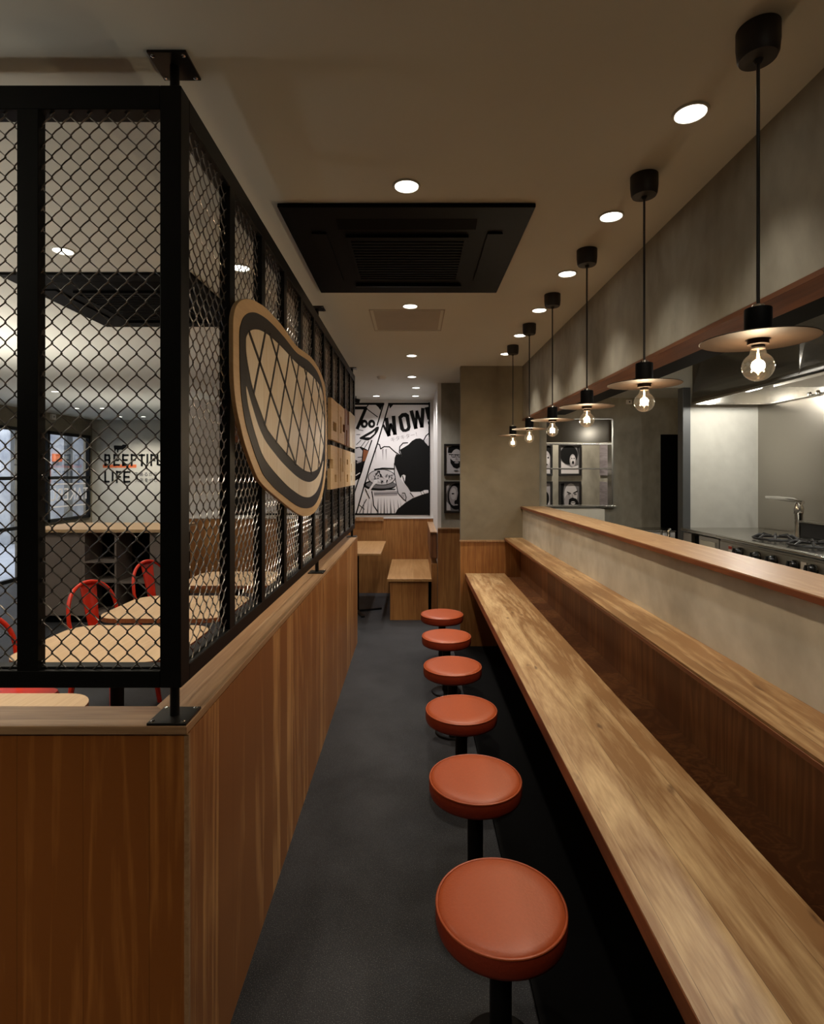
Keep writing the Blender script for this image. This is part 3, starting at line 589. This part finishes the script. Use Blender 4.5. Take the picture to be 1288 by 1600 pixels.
# dish
A.poly(ellipse(390, 1150, 185, 62, 30), K, 1); A.poly(ellipse(405, 1145, 172, 42, 30), MG, 2); A.poly(ellipse(412, 1060, 158, 92, 30), K, 3); A.poly(ellipse(412, 1060, 150, 84, 30), LG, 4)
rr = random.Random(3)
for i in range(46):
    a = rr.random()*2*PI; q = rr.random()**.5; x = 412+q*128*math.cos(a); y = 1060+q*66*math.sin(a)
    A.poly(ellipse(x, y, 6+rr.random()*20, 3+rr.random()*9, 9, tilt=rr.random()*3), [K, G, MG, Wt, LG, G][i % 6], 5)
A.poly([(325, 966), (420, 950), (555, 956), (555, 972), (420, 966), (330, 980)], K, 4)
A.poly([(240, 1235), (310, 1130), (330, 1090), (370, 1085), (360, 1120), (325, 1150), (258, 1245)], Wt, 6); A.line([(225, 1190), (275, 1300)], 10, K, 6)
A.poly([(318, 1215), (590, 1205), (590, 1265), (330, 1272)], G, 2); A.line([(320, 1222), (590, 1210)], 8, Wt, 3); A.line([(325, 1250), (590, 1240)], 5, K, 3); A.poly([(262, 1192), (575, 1192), (560, 1206), (280, 1206)], K, 3)
A.line([(300, 1220), (312, 1300), (320, 1380), (365, 1450)], 12, K, 2)
for x, dx, w in ((215, -14, 16), (262, -12, 12), (300, -10, 12), (372, -5, 22), (405, -2, 12), (440, 2, 20), (470, 5, 12), (508, 9, 22), (545, 14, 12), (590, 20, 18), (620, 26, 10)):
    A.poly([(x, 1285+abs(dx)), (x+dx+w/2, 1470), (x+dx-w/2, 1470)], MG, 1)
for x, w in ((345, 10), (424, 18), (462, 16)): A.poly([(x-w/2, 745), (x+w/2, 735), (x+2, 872)], G, 1)
A.line([(150, 1370), (215, 1425)], 9, K, 1); A.line([(240, 1310), (190, 1400), (160, 1465)], 9, K, 1)
for (lv, nm), (mb, col, _) in A.lay.items(): P0(mb, {'art_black': 'black_ink', 'art_white': 'white_paint', 'art_brown': 'brown_ink'}.get(col.name, 'grey_ink'), col, mural)
def text_mesh(body, size, m, loc, rot, par, name='lettering', extrude=.0008, mirror=False):
    cu = bpy.data.curves.new('text', 'FONT'); cu.body = body; cu.size = size; cu.extrude = extrude; cu.align_x = 'CENTER'; cu.align_y = 'CENTER'
    to = bpy.data.objects.new('text', cu); COL.objects.link(to); bpy.context.view_layer.update()
    me = bpy.data.meshes.new_from_object(to.evaluated_get(bpy.context.evaluated_depsgraph_get())); bpy.data.objects.remove(to)
    me.materials.clear(); me.materials.append(m)
    if mirror: me.transform(Matrix.Scale(-1, 4, (1, 0, 0)))
    o = bpy.data.objects.new(name, me); COL.objects.link(o); o.parent = par
    M = Matrix.Translation(loc) @ rot.to_matrix().to_4x4(); o.matrix_world = M
    o.matrix_parent_inverse = (Matrix.Translation(par.location) @ par.rotation_euler.to_matrix().to_4x4()).inverted(); o.matrix_basis = M
    return o
from mathutils import Euler
tx, tz = mp_(680, 603); text_mesh('キタキター！', .068, G, (tx, 7.3325, tz), Euler((PI/2, -.22, 0)), mural)

# ---------------------------------------------------------------- portraits
def portrait(loc, label, shapes, bg, rz=0, w=.244, h=.345):
    t = thing('framed_portrait', label, 'picture', loc, rz, 'framed black and white portraits')
    f = MB(); b = .022
    f.box(-w/2, w/2, -.02, 0, h/2-b, h/2); f.box(-w/2, w/2, -.02, 0, -h/2, -h/2+b); f.box(-w/2, -w/2+b, -.02, 0, -h/2+b, h/2-b); f.box(w/2-b, w/2, -.02, 0, -h/2+b, h/2-b)
    f.build('frame', frame_m, t, .001)
    pr = box(-w/2+b, w/2-b, -.010, -.002, -h/2+b, h/2-b).build('print', bg, t); sx = w/2-b; sz = h/2-b
    d = {}
    for i, (col, pts) in enumerate(shapes):
        mb = MB(); y = -.0101-.0003*i
        mb.prism([(max(-1, min(1, x))*sx, max(-1, min(1, z))*sz) for x, z in pts], y, y-.0003, 'XZ'); mb.build('face_print', col, pr)
    return t
E_ = ellipse
face1 = [(K, [(-.8, .5), (-.75, .9), (-.3, 1), (.6, 1), (.95, .8), (.95, .4)]), (LG, E_(.15, .15, .62, .62)), (K, [(-.55, .1), (-.5, -.25), (-.2, -.55), (.2, -.65), (.6, -.5), (.8, -.1), (.8, .1), (.55, -.1), (.15, -.12), (-.2, -.1)]), (G, E_(.15, -.2, .25, .07)),
         (K, [(-.7, .42), (.9, .36), (.9, .30), (-.7, .36)]), (K, E_(-.18, .28, .25, .12)), (LG, E_(-.18, .28, .19, .08)), (K, E_(.5, .28, .25, .12)), (LG, E_(.5, .28, .19, .08)), (K, E_(-.16, .28, .06, .03)), (K, E_(.48, .28, .06, .03)), (G, [(.1, .3), (.25, .0), (.02, .0)]), (MG, E_(.1, -.78, .25, .05))]
face2 = [(LG, [(-1, .8), (-.6, .95), (-1, .2)]), (K, E_(.1, .05, .92, .95)), (G, E_(-.12, .1, .55, .72)), (LG, E_(-.2, .25, .33, .42)), (K, [(.15, 1), (1, 1), (1, -1), (.4, -1), (.15, -.2), (.3, .3)]), (K, E_(-.25, .25, .15, .05)), (K, E_(.1, -.38, .2, .18)), (G, E_(.12, -.55, .18, .05)), (LG, [(-.95, -.3), (-.55, -.6), (-.5, -.95), (-.95, -.95)])]
face3 = [(K, E_(.4, .6, 1.0, .45)), (G, E_(.45, .05, .55, .62)), (LG, E_(.5, -.05, .4, .4)), (K, E_(.35, .15, .08, .07)), (K, E_(.75, .15, .08, .07)), (K, E_(.5, -.35, .2, .08)), (LG, [(0, -1), (.1, -.7), (.9, -.7), (1, -1)])]
face4 = [(K, E_(-.1, .35, .95, .7)), (LG, [(-.95, -.1), (-.5, -.35), (.2, -.55), (.9, -.4), (.95, -1), (-.95, -1)]), (G, E_(.3, -.05, .34, .45)), (LG, E_(.33, .0, .25, .3)), (K, E_(.2, .1, .07, .04)), (K, E_(.45, .1, .07, .04)), (K, E_(.33, -.2, .12, .12)), (MG, [(-.8, -.6), (.8, -.62), (.8, -.7), (-.8, -.68)]), (K, [(.75, .9), (.95, .2), (.95, .95)])]
face5 = [(G, E_(.1, .35, .5, .5)), (LG, E_(.1, .5, .35, .3)), (K, E_(.5, -.1, .35, .5)), (K, E_(.2, -.7, .3, .3)), (K, E_(.05, .3, .1, .05)), (LG, [(.4, -1), (.9, -.2), (.9, -1)]), (G, E_(.1, -.2, .2, .12))]
face6 = [(K, [(-1, 1), (-.6, 1), (-.75, .2), (-.6, -1), (-1, -1)]), (LG, E_(.1, .15, .72, .85)), (G, E_(-.2, -.3, .4, .5)), (K, [(-.35, .42), (.1, .30), (.15, .22), (-.3, .32)]), (K, [(.85, .5), (.35, .32), (.32, .24), (.8, .38)]), (MG, E_(-.1, .22, .16, .06)), (MG, E_(.58, .22, .16, .06)), (K, [(-.1, -.15), (.25, -.02), (.7, -.12), (.95, -.4), (.9, -1), (.0, -1), (-.15, -.5)]), (LG, E_(.33, -.42, .25, .12)), (K, [(.1, -.38), (.55, -.38), (.55, -.42), (.1, -.42)]), (G, [(.2, .3), (.42, -.02), (.15, -.02)])]
ZU = 1.739; ZL = 1.332; px0 = .331+.122; pit = 44.75/860*6
portrait((px0, 6.0, ZU), 'upper framed portrait left of the pillar, bearded man with glasses', face1, LG)
portrait((px0, 6.0, ZL), 'lower framed portrait left of the pillar, face half in shadow', face2, MG)
portrait((px0+3*pit, 6.0, ZU), 'upper left portrait behind the kitchen window, young face cut by the window post', face3, G)
portrait((px0+3*pit, 6.0, ZL), 'lower left portrait behind the kitchen window, cut by the window post', face5, G)
portrait((px0+4*pit, 6.0, ZU), 'upper right portrait behind the kitchen window, laughing face with wild dark hair', face4, MG)
portrait((px0+4*pit, 6.0, ZL), 'lower right portrait behind the kitchen window, frowning bald bearded man', face6, MG)
for z, lb in ((ZU, 'upper unframed mauve poster at the end of the corridor'), (ZL, 'lower unframed mauve poster at the end of the corridor')):
    tag(box(2.018, 2.03, 5.45, 5.97, z-.17, z+.17).build('wall_poster', mauve_m), lb, 'poster')

# ---------------------------------------------------------------- pass-through shelf window in the kitchen wall
pw = thing('shelf_rack', 'stainless pass-through rack with shelves set in the kitchen wall opening', 'shelf', (1.56, 5.26, 1.275))
fj = MB(); fj.box(1.24, 1.252, 5.2, 5.31, 1.275, 2.106); fj.box(1.872, 1.886, 5.2, 5.31, 1.275, 2.106); fj.box(1.24, 1.886, 5.2, 5.31, 2.098, 2.108); P0(fj, 'frame', steel_m, pw)
P0(box(1.252, 1.872, 5.24, 5.25, 1.886, 2.098), 'back_plate', bronze_glass_m, pw)
for z in (1.862, 1.628): P0(box(1.252, 1.872, 5.19, 5.30, z, z+.012), 'shelf', steel_m, pw, .002)
P0(box(1.21, 1.90, 5.15, 5.31, 1.268, 1.288), 'sill', steel_m, pw, .002)
tag(box(1.15, 1.74, 5.01, 5.14, .9, 1.262).build('box_cabinet', concrete_light_m), 'pale low cabinet under the pass-through rack', 'cabinet')
sp = MB(); sp.box(2.015, 2.065, 5.195, 5.22, 2.245, 2.285); so = tag(sp.build('wall_sensor', white_m, None, .003), 'small white square sensor high on the kitchen end wall', 'sensor')
s2_ = tag(box(-5.9, -5.86, 8.92, 9.02, 2.47, 2.56).build('wall_sensor', white_m, None, .003), 'small white square sensor above the street window', 'sensor'); s3_ = MB(); s3_.lathe([(.0001, -5.858), (.012, -5.858), (.012, -5.86)], (0, 8.97, 2.515), 12, 'X'); s3_.build('eye', ac_m, s2_)
sp = MB(); sp.lathe([(.0001, 5.1935), (.006, 5.1935), (.007, 5.195)], (2.04, 0, 2.265), 14, 'Y'); sp.build('eye', ac_m, so)

# ---------------------------------------------------------------- kitchen
hd = thing('cooker_hood', 'large stainless cooker hood over the gas range', 'hood', (2.5, 2.5, 2.155))
hm = MB(); X0, X1, Yf, ZB_ = 2.245, 2.875, 4.44, 2.155
# gently bowed front skin
nb = 10; pr = []
for i in range(nb+1):
    u = i/nb; pr.append((X0+.05*math.sin(u*PI/2)**2*1.6, ZB_+u*(CZ-ZB_-.003)))
front = MB(); vs = []; fs = []
for (x, z) in pr: vs += [(x, -1.0, z), (x, Yf, z)]
for i in range(nb): fs.append((2*i, 2*i+1, 2*i+3, 2*i+2))
front.add(vs, fs, True); fo = P0(front, 'front_skin', steel_m, hd); so_ = fo.modifiers.new('thick', 'SOLIDIFY'); so_.thickness = .003; so_.offset = -1
P0(box(X0+.004, X1, Yf-.004, Yf, ZB_, CZ-.005), 'end_panel', steel_m, hd)
P0(box(X1-.004, X1, -1, Yf-.004, ZB_, CZ-.005), 'back_panel', steel_m, hd)
rim = MB(); rim.box(X0-.004, X0+.012, -1, Yf, ZB_-.012, ZB_+.004); rim.box(X1-.03, X1, -1, Yf, ZB_-.012, ZB_); rim.box(X0, X1, Yf-.02, Yf, ZB_-.012, ZB_); P0(rim, 'gutter_rim', chrome_m, hd, .002)
fl = MB()
fl.box(2.55, 2.87, -1, 3.9, 2.20, 2.33); P0(fl, 'filter_box', steelr_m, hd, .004)
for y in (3.2, 1.9): P0(box(X0-.0035, X0+.03, y-.004, y+.004, ZB_+.01, ZB_+.25), 'seam_strip', chrome_m, hd)
lb = MB(); lb.lathe([(.02, 4.06), (.022, 4.08), (.022, 4.22), (.018, 4.24)], (2.56, 0, 2.235), 20, 'Y'); P0(lb, 'hood_lamp', tube_m, hd)
for y in (3.85, 3.93): 
    nz = MB(); nz.lathe([(.0001, 2.14), (.014, 2.143), (.016, 2.155), (.01, 2.17)], (2.83, y, 0), 14); P0(nz, 'nozzle', chrome_m, hd)
ar = bpy.data.lights.new('hood_light', 'POINT'); ar.energy = 15; ar.color = (1, .95, .85); ar.shadow_soft_size = .05
ar2 = bpy.data.objects.new('hood_light', ar); COL.objects.link(ar2); ar2.location = (2.5, 2.6, 2.185)
ao = bpy.data.objects.new('hood_light', ar); COL.objects.link(ao); ao.location = (2.5, 4.12, 2.18)
# kitchen ceiling light fitting
kl = thing('kitchen_ceiling_light', 'white fluorescent ceiling fitting over the kitchen aisle', 'light', (1.72, 2.9, CZ))
P0(box(1.64, 1.80, 1.9, 3.6, CZ-.05, CZ), 'housing', white_m, kl, .004)
tb = MB(); tb.lathe([(.014, 1.95), (.016, 1.96), (.016, 3.54), (.014, 3.55)], (1.72, 0, CZ-.07), 18, 'Y'); P0(tb, 'tube', tube_m, kl)
al = bpy.data.lights.new('tube_light', 'AREA'); al.shape = 'RECTANGLE'; al.size = .06; al.size_y = 1.6; al.energy = 9; al.color = (1, .96, .88)
alo = bpy.data.objects.new('tube_light', al); COL.objects.link(alo); alo.location = (1.72, 2.75, CZ-.095)

rg = thing('gas_range', 'stainless six burner gas range with black knobs and cast iron grates', 'gas range', (2.5, 3, 0))
XF = 2.2; ZR = 1.146
P0(box(XF+.02, 2.86, .6, 3.98, .1, ZR-.03), 'body', steelr_m, rg, .004)
P0(box(XF, 2.86, .6, 3.98, ZR-.03, ZR), 'hob_top', steel_m, rg, .006)
P0(box(XF+.01, XF+.02, .6, 3.97, ZR-.165, ZR-.045), 'control_panel', steelr_m, rg)
for y in (3.72, 3.53, 3.37, 3.18, 3.035, 2.85, 2.7, 2.5, 2.34):
    kb = MB(); kb.lathe([(.034, XF+.012), (.034, XF-.002), (.030, XF-.006), (.027, XF-.032), (.022, XF-.036), (.0001, XF-.036)], (0, y, ZR-.092), 28, 'X'); ko = P0(kb, 'knob', knob_m, rg)
    kg = box(XF-.042, XF-.03, y-.006, y+.006, ZR-.120, ZR-.064); k2 = kg.build('grip', knob_m, ko, .002)
for y in (3.83, 3.11): P0(box(XF+.004, XF+.0095, y-.022, y+.022, ZR-.14, ZR-.06), 'label_plate', white_m, rg)
P0(box(XF+.003, XF+.0045, 3.81, 3.85, ZR-.085, ZR-.065), 'label_stripe', sticker_m, rg)
for yc in (3.62, 3.28, 2.94, 2.60, 2.26):
    for xc in (2.38, 2.68):
        if xc > 2.5 and yc > 3.3: continue
        g = MB()
        for a in range(8):
            an = a*PI/4+.2; g.tube([(xc+.035*math.cos(an), yc+.035*math.sin(an), ZR+.030), (xc+.09*math.cos(an), yc+.09*math.sin(an), ZR+.038), (xc+.13*math.cos(an), yc+.13*math.sin(an), ZR+.014)], .0085, 6)
        g.tube([(xc+.125*math.cos(i*PI/12), yc+.125*math.sin(i*PI/12), ZR+.016) for i in range(24)], .008, 6, True)
        P0(g, 'grate', iron_m, rg)
        bb = MB(); bb.lathe([(.045, ZR), (.045, ZR+.008), (.03, ZR+.014), (.0001, ZR+.014)], (xc, yc, 0), 20); P0(bb, 'burner', iron_m, rg)
rl = MB(); rl.tube([(XF-.02, .6, ZR-.012), (XF-.02, 3.95, ZR-.012)], .012, 10); P0(rl, 'front_rail', steel_m, rg)
wt = thing('work_table', 'narrow stainless work table between the gas range and the pale end wall', 'table', (2.5, 4.28, 0))
P0(box(XF+.01, 2.86, 4.0, 4.55, ZR-.028, ZR-.005), 'table_top', steel_m, wt, .003)
P0(box(XF+.03, 2.86, 4.02, 4.30, .1, ZR-.04), 'cabinet_body', steelr_m, wt, .003)
P0(box(XF+.022, XF+.03, 4.06, 4.27, .2, ZR-.07), 'cabinet_door', cream_m, wt, .002)
P0(box(XF+.03, 2.86, 4.42, 4.55, .1, ZR-.04), 'cabinet_body', steelr_m, wt, .003)
P0(box(XF+.06, 2.84, 4.30, 4.42, .1, ZR-.06), 'gap_panel', ac_m, wt)
# salamander grill / press standing on the hob
gp = thing('lidded_press', 'chrome handled griddle press at the back of the range', 'griddle', (2.78, 3.4, ZR))
P0(box(2.70, 2.86, 3.42, 3.84, ZR, ZR+.10), 'press_body', iron_m, gp, .006)
P0(box(2.69, 2.86, 3.41, 3.85, ZR+.10, ZR+.115), 'lid', steel_m, gp, .004)
mm = MB(); mm.lathe([(.026, ZR), (.026, ZR+.15), (.03, ZR+.155), (.034, ZR+.19), (.02, ZR+.235), (.0001, ZR+.235)], (2.76, 3.945, 0), 22); P0(mm, 'post', steel_m, gp)
mm = MB(); mm.tube([(2.76, 3.90, ZR+.235), (2.76, 3.98, ZR+.25), (2.755, 4.12, ZR+.256), (2.75, 4.29, ZR+.258)], [.014, .019, .018, .011], 12); P0(mm, 'lever', chrome_m, gp)
wc = thing('undercounter_fridge', 'white fronted low refrigerator before the dark kitchen door', 'refrigerator', (2.0, 4.9, 0))
P0(box(1.65, 2.235, 4.70, 4.98, 0, 1.09), 'body', white_m, wc, .004)
P0(box(1.645, 2.24, 4.69, 4.99, 1.09, 1.102), 'top', steel_m, wc, .003)
tp = MB(); tp.tube([(2.16, 4.66, .6), (2.16, 4.66, 1.105), (2.175, 4.66, 1.12)], .012, 10); tp.tube([(2.10, 4.66, .6), (2.10, 4.66, 1.11)], .009, 10)
tag(tp.build('water_pipe', steel_m), 'vertical stainless pipe pair beside the white refrigerator', 'pipe')

# ---------------------------------------------------------------- far nook: bench, table, spotlight
bn = thing('oak_bench', 'oak bench seat against the white side wall below the mural', 'bench', (-.05, 6.6, 0))
P0(box(-.255, .16, 5.965, 7.3, .0, .42), 'base', wains_m, bn, .002)
P0(box(-.287, .195, 5.94, 7.318, .42, .452), 'seat', bench_m, bn, .004)
P0(box(.195, .258, 6.02, 7.318, 0, .60), 'rear_support', wains_m, bn)
P0(box(.185, .258, 6.04, 7.318, .66, .935), 'backrest', dark_wood_m, bn, .006)
P0(box(.182, .258, 6.03, 7.318, .935, .95), 'backrest_cap', cap_m, bn, .003)
tb_ = thing('nook_table', 'small oak table on a black cross base in the nook below the mural', 'table', (-.66, 6.5, 0))
P0(box(-1.0, -.356, 5.975, 7.1, .695, .72), 'tabletop', bench_m, tb_, .004)
bm_ = MB(); bm_.lathe([(.03, .02), (.03, .695)], (-.66, 6.35, 0), 20); P0(bm_, 'pedestal', black_m, tb_)
for a in range(4):
    b = MB(); b.box(0, .30, -.02, .02, 0, .022); b.xf(Matrix.Translation((-.66, 6.35, 0)) @ Matrix.Rotation(a*PI/2+.35, 4, 'Z')); P0(b, 'foot', black_m, tb_, .003)
spn = thing('track_spotlight', 'small black spotlight on the ceiling at the edge of the mesh screen', 'spotlight', (-.735, 7.0, CZ))
m_ = MB(); m_.lathe([(.006, 0), (.006, -.03)], (0,0,0), 10); m_.build('stem', black_m, spn)
m_ = MB(); m_.lathe([(.0001, -.05), (.026, -.05), (.03, .05), (.0001, .05)], (0,0,0), 18, 'X'); m_.xf(Matrix.Translation((0, 0, -.055)) @ Matrix.Rotation(.3, 4, 'Y')); m_.build('spot_head', black_m, spn)

# ---------------------------------------------------------------- left hall: tables, chairs, cabinet, lettering
def dining_table(loc, label, w=.79, dd=.62):
    t = thing('dining_table', label, 'table', loc, 0, 'dining tables behind the mesh screen'); r = .13; pts = []
    for cx, cy, a0 in ((w/2-r, dd/2-r, 0), (-w/2+r, dd/2-r, PI/2), (-w/2+r, -dd/2+r, PI), (w/2-r, -dd/2+r, 1.5*PI)):
        for i in range(9): a = a0+i*PI/16; pts.append((cx+r*math.cos(a), cy+r*math.sin(a)))
    MB().prism(pts, .7195, .72, 'XY').build('tabletop', tabletop_m, t); MB().prism(pts, .692, .7195, 'XY').build('table_edge', edge_m, t, .002)
    m = MB(); m.lathe([(.032, .02), (.032, .68), (.12, .685), (.12, .692)], (0,0,0), 24); m.build('pedestal', black_m, t)
    m = MB(); m.lathe([(.0001, .03), (.05, .025), (.21, .012), (.215, 0)], (0,0,0), 32); m.build('table_base', black_m, t)
    return t
t0 = dining_table((-1.62, 1.86, 0), 'nearest oak dining table, low behind the partition cap')
copy_thing(t0, (-1.53, 2.84, 0), 'oak dining table behind the front mesh, nearest in full view')
copy_thing(t0, (-1.53, 3.60, 0), 'second oak dining table behind the front mesh, beside the upper red chair')
copy_thing(t0, (-1.45, 4.57, 0), 'farthest oak dining table seen through the side mesh')
def red_chair(loc, label, rz):
    t = thing('red_chair', label, 'chair', loc, rz, 'red metal chairs')        # faces +x
    s = MB(); pts = []
    for cx, cy, a0 in ((.12, .12, 0), (-.12, .12, PI/2), (-.12, -.12, PI), (.12, -.12, 1.5*PI)):
        for i in range(6): a = a0+i*PI/10; pts.append((cx+.06*math.cos(a), cy+.06*math.sin(a)))
    s.prism(pts, .432, .446, 'XY'); s.build('seat', red_m, t, .003)
    h = MB(); hp_ = []
    for i in range(25):
        a = PI*i/24; hp_.append((-.17-.06*math.sin(a)-.02, -.185*math.cos(a), .60+.24*math.sin(a)**.75))
    hp_ = [(-.155, -.17, .44), (-.165, -.18, .5)] + hp_ + [(-.165, .18, .5), (-.155, .17, .44)]
    h.tube(hp_, .0125, 10); h.build('backrest_tube', red_m, t)
    b = MB(); vs = []; fs = []; n = 10
    for i in range(n+1):
        u = i/n; z = .445+u*.385; x = -.165-.085*u**.9; w = .035+.03*u; 
        for k in range(5): q = k/4*2-1; vs.append((x-.012*(1-q*q), q*w, z))
    for i in range(n):
        for k in range(4): fs.append((i*5+k, i*5+k+1, (i+1)*5+k+1, (i+1)*5+k))
    b.add(vs, fs, True); bo = b.build('back_splat', red_m, t); so = bo.modifiers.new('thick', 'SOLIDIFY'); so.thickness = .003
    for sx, sy in ((1, 1), (1, -1), (-1, 1), (-1, -1)):
        l = MB(); x0, y0, x1, y1 = sx*.15, sy*.15, sx*.20, sy*.19
        l.tube([(x0, y0, .435), (x1, y1, 0)], [.023, .015], 8); l.build('leg', red_m, t)
    br = MB(); br.tube([(.17, .165, .26), (-.17, -.165, .26)], .006, 6); br.tube([(.17, -.165, .26), (-.17, .165, .26)], .006, 6); br.build('cross_brace', red_m, t)
    return t
c0 = red_chair((-2.02, 3.72, 0), 'red metal chair with hoop back, centre of the front mesh', -.35)
copy_thing(c0, (-2.05, 4.62, 0), 'red metal chair farther back, before the shelf cabinet', -.35)
copy_thing(c0, (-2.08, 2.80, 0), 'red metal chair cut off by the left edge of the picture', -.35)

cb = thing('shelf_cabinet', 'waist-high cabinet with black cubbies under a wooden top', 'cabinet', (-3.3, 6.2, 0))
P0(box(-4.12, -2.62, 5.80, 6.62, .965, 1.0), 'cabinet_top', tabletop_m, cb, .003)
P0(box(-4.08, -3.52, 5.84, 6.6, .08, .965), 'side_panel', grey_m, cb, .002)
P0(box(-4.08, -2.66, 5.88, 6.58, 0, .08), 'plinth', ac_m, cb)
fr = MB(); Zs = [.08, .965]
fr.box(-3.52, -3.49, 5.84, 6.2, .08, .965); fr.box(-3.175, -3.155, 5.84, 6.2, .08, .965); fr.box(-2.80, -2.66, 5.84, 6.2, .08, .965); fr.box(-3.49, -2.80, 5.84, 6.2, .08, .10)
for z in (.64, .43): fr.box(-3.49, -3.175, 5.84, 6.2, z, z+.018)
fr.box(-3.155, -2.80, 5.84, 6.2, .42, .438)
P0(fr, 'cubby_frame', grey_m, cb)
P0(box(-3.49, -2.66, 6.2, 6.55, .08, .965), 'back', ac_m, cb)
P0(box(-3.49, -2.80, 6.17, 6.199, .10, .963), 'cubby_back', ac_m, cb)

lt = thing('wall_lettering', 'black BEEFTIFUL LIFE lettering with orange underline and bull silhouette on the cream wall', 'sign', (-5.0, 10.1, 1.7))
U = 10.1/860
def tpt(x, y): return ((150+x/12.88-646.5)*U, 1.585-(680+y/12.88-740.5)*U)
def glyph(ch, x, y0, y1, w, sw=34):
    h = sw/2; T, B, M = y0+h, y1-h, (y0+y1)/2; l, r = x+h, x+w-h
    S_ = {'B': [[(l,y0),(l,y1)],[(l,T),(r-8,T),(r,M-26),(r-12,M)],[(l,M),(r-12,M),(r,M+26),(r-8,B),(l,B)]], 'E': [[(l,y0),(l,y1)],[(l,T),(r+h,T)],[(l,M),(r,M)],[(l,B),(r+h,B)]],
          'F': [[(l,y0),(l,y1)],[(l,T),(r+h,T)],[(l,M),(r,M)]], 'T': [[(x,T),(x+w,T)],[(x+w/2,y0),(x+w/2,y1)]], 'I': [[(l,y0),(l,y1)]], 'L': [[(l,y0),(l,y1)],[(l,B),(r+h,B)]],
          'U': [[(l,y0),(l,B-10),(x+w/2,B),(r,B-10),(r,y0)]]}[ch]
    return [ribbon(p, sw) for p in S_]
tm = MB()
def addg(ch, x, y0, y1, w, sw=34):
    for q in glyph(ch, x, y0, y1, w, sw):
        for r in q: tm.prism([tpt(*p) for p in r], 10.098, 10.092, 'XZ')
for ch, x, w in (('B',172,122),('E',355,118),('E',530,118),('F',703,105),('T',868,115),('I',1020,36),('F',1098,105),('U',1225,120),('L',1370,105)): addg(ch, x, 385, 612, w)
for ch, x, w in (('L',172,95),('I',322,36),('F',405,105),('E',555,130)): addg(ch, x, 722, 950, w)
P0(tm, 'letters', art_black, lt)
P0(MB().prism([tpt(*p) for p in ((140,590),(815,590),(815,655),(140,655))], 10.0985, 10.0982, 'XZ'), 'underline', orange_m, lt)
bl = [(370,205),(520,210),(545,188),(590,190),(640,212),(655,235),(625,255),(600,262),(575,300),(545,302),(540,350),(525,350),(528,290),(480,290),(455,300),(450,350),(430,350),(425,290),(400,285),(395,310),(375,330),(372,290),(362,230)]
P0(MB().prism([tpt(*p) for p in bl], 10.098, 10.094, 'XZ'), 'bull_silhouette', art_black, lt)
for s_, x, y in (('牛あるから', 1010, 790), ('人生をぜひ', 1020, 910)):
    a, b = tpt(x, y); text_mesh(s_, .088, art_mid, (a, 10.096, b), Euler((PI/2, 0, 0)), lt)
# reversed lettering stuck on the street window
wt_ = text_mesh('TAKERU', .30, white_m, (-5.895, 9.43, 1.23), Euler((PI/2, 0, PI/2)), w1, 'window_lettering', .0015, True)
P0_ = MB(); P0_.box(-5.898, -5.894, 8.98, 9.88, 1.405, 1.425); P0_.box(-5.898, -5.894, 8.98, 9.88, 1.03, 1.05); P0_.build('window_stripes', white_m, w1)

# ---------------------------------------------------------------- street outside
tag(box(-12, -6.0, -3, 16, -.12, -.02).build('street_pavement', pave_m), 'pale street paving outside the shop window', 'pavement', kind='structure')
fc = thing('street_facade', 'bright building front across the street outside the shop window', 'building', (-9.2, 9, 0))
P0(box(-9.4, -9.2, 2, 16, -.02, 4.2), 'facade_wall', street_m, fc)
for y, m, a, b in ((11.7, post_m, .05, 3.4), (12.6, post_m, .04, 3.4), (14.6, post_m, .12, 3.4), (9.5, post_m, .08, 3.4)): P0(box(-9.2, -9.12, y-a, y+a, 0, b), 'mullion', m, fc)
P0(box(-9.2, -9.1, 13.1, 13.8, 1.35, 1.75), 'shop_sign', sticker_m, fc); P0(box(-9.2, -9.1, 14.0, 14.25, 1.9, 2.1), 'shop_sign', orange_m, fc)
al = bpy.data.lights.new('street_lamp_light', 'AREA'); al.size = 3; al.size_y = 8; al.shape = 'RECTANGLE'; al.energy = 700; al.color = (.95, .97, 1)
alo = bpy.data.objects.new('street_lamp_light', al); COL.objects.link(alo); alo.location = (-7.4, 10, 4.1); alo.rotation_euler = (0, .35, 0)

# added upward fill spots without fittings, brightening the hall ceiling
for x, y, e in ((-3.0, 1.3, 270), (-3.5, 3.7, 210), (-4.0, 7.2, 45)):
    l = bpy.data.lights.new('hall_fill_light', 'SPOT'); l.energy = e; l.color = (1, .90, .76); l.shadow_soft_size = .09; l.spot_size = math.radians(140); l.spot_blend = 1
    o = bpy.data.objects.new('hall_fill_light', l); COL.objects.link(o); o.location = (x, y, 1.25); o.rotation_euler = (PI, 0, 0)
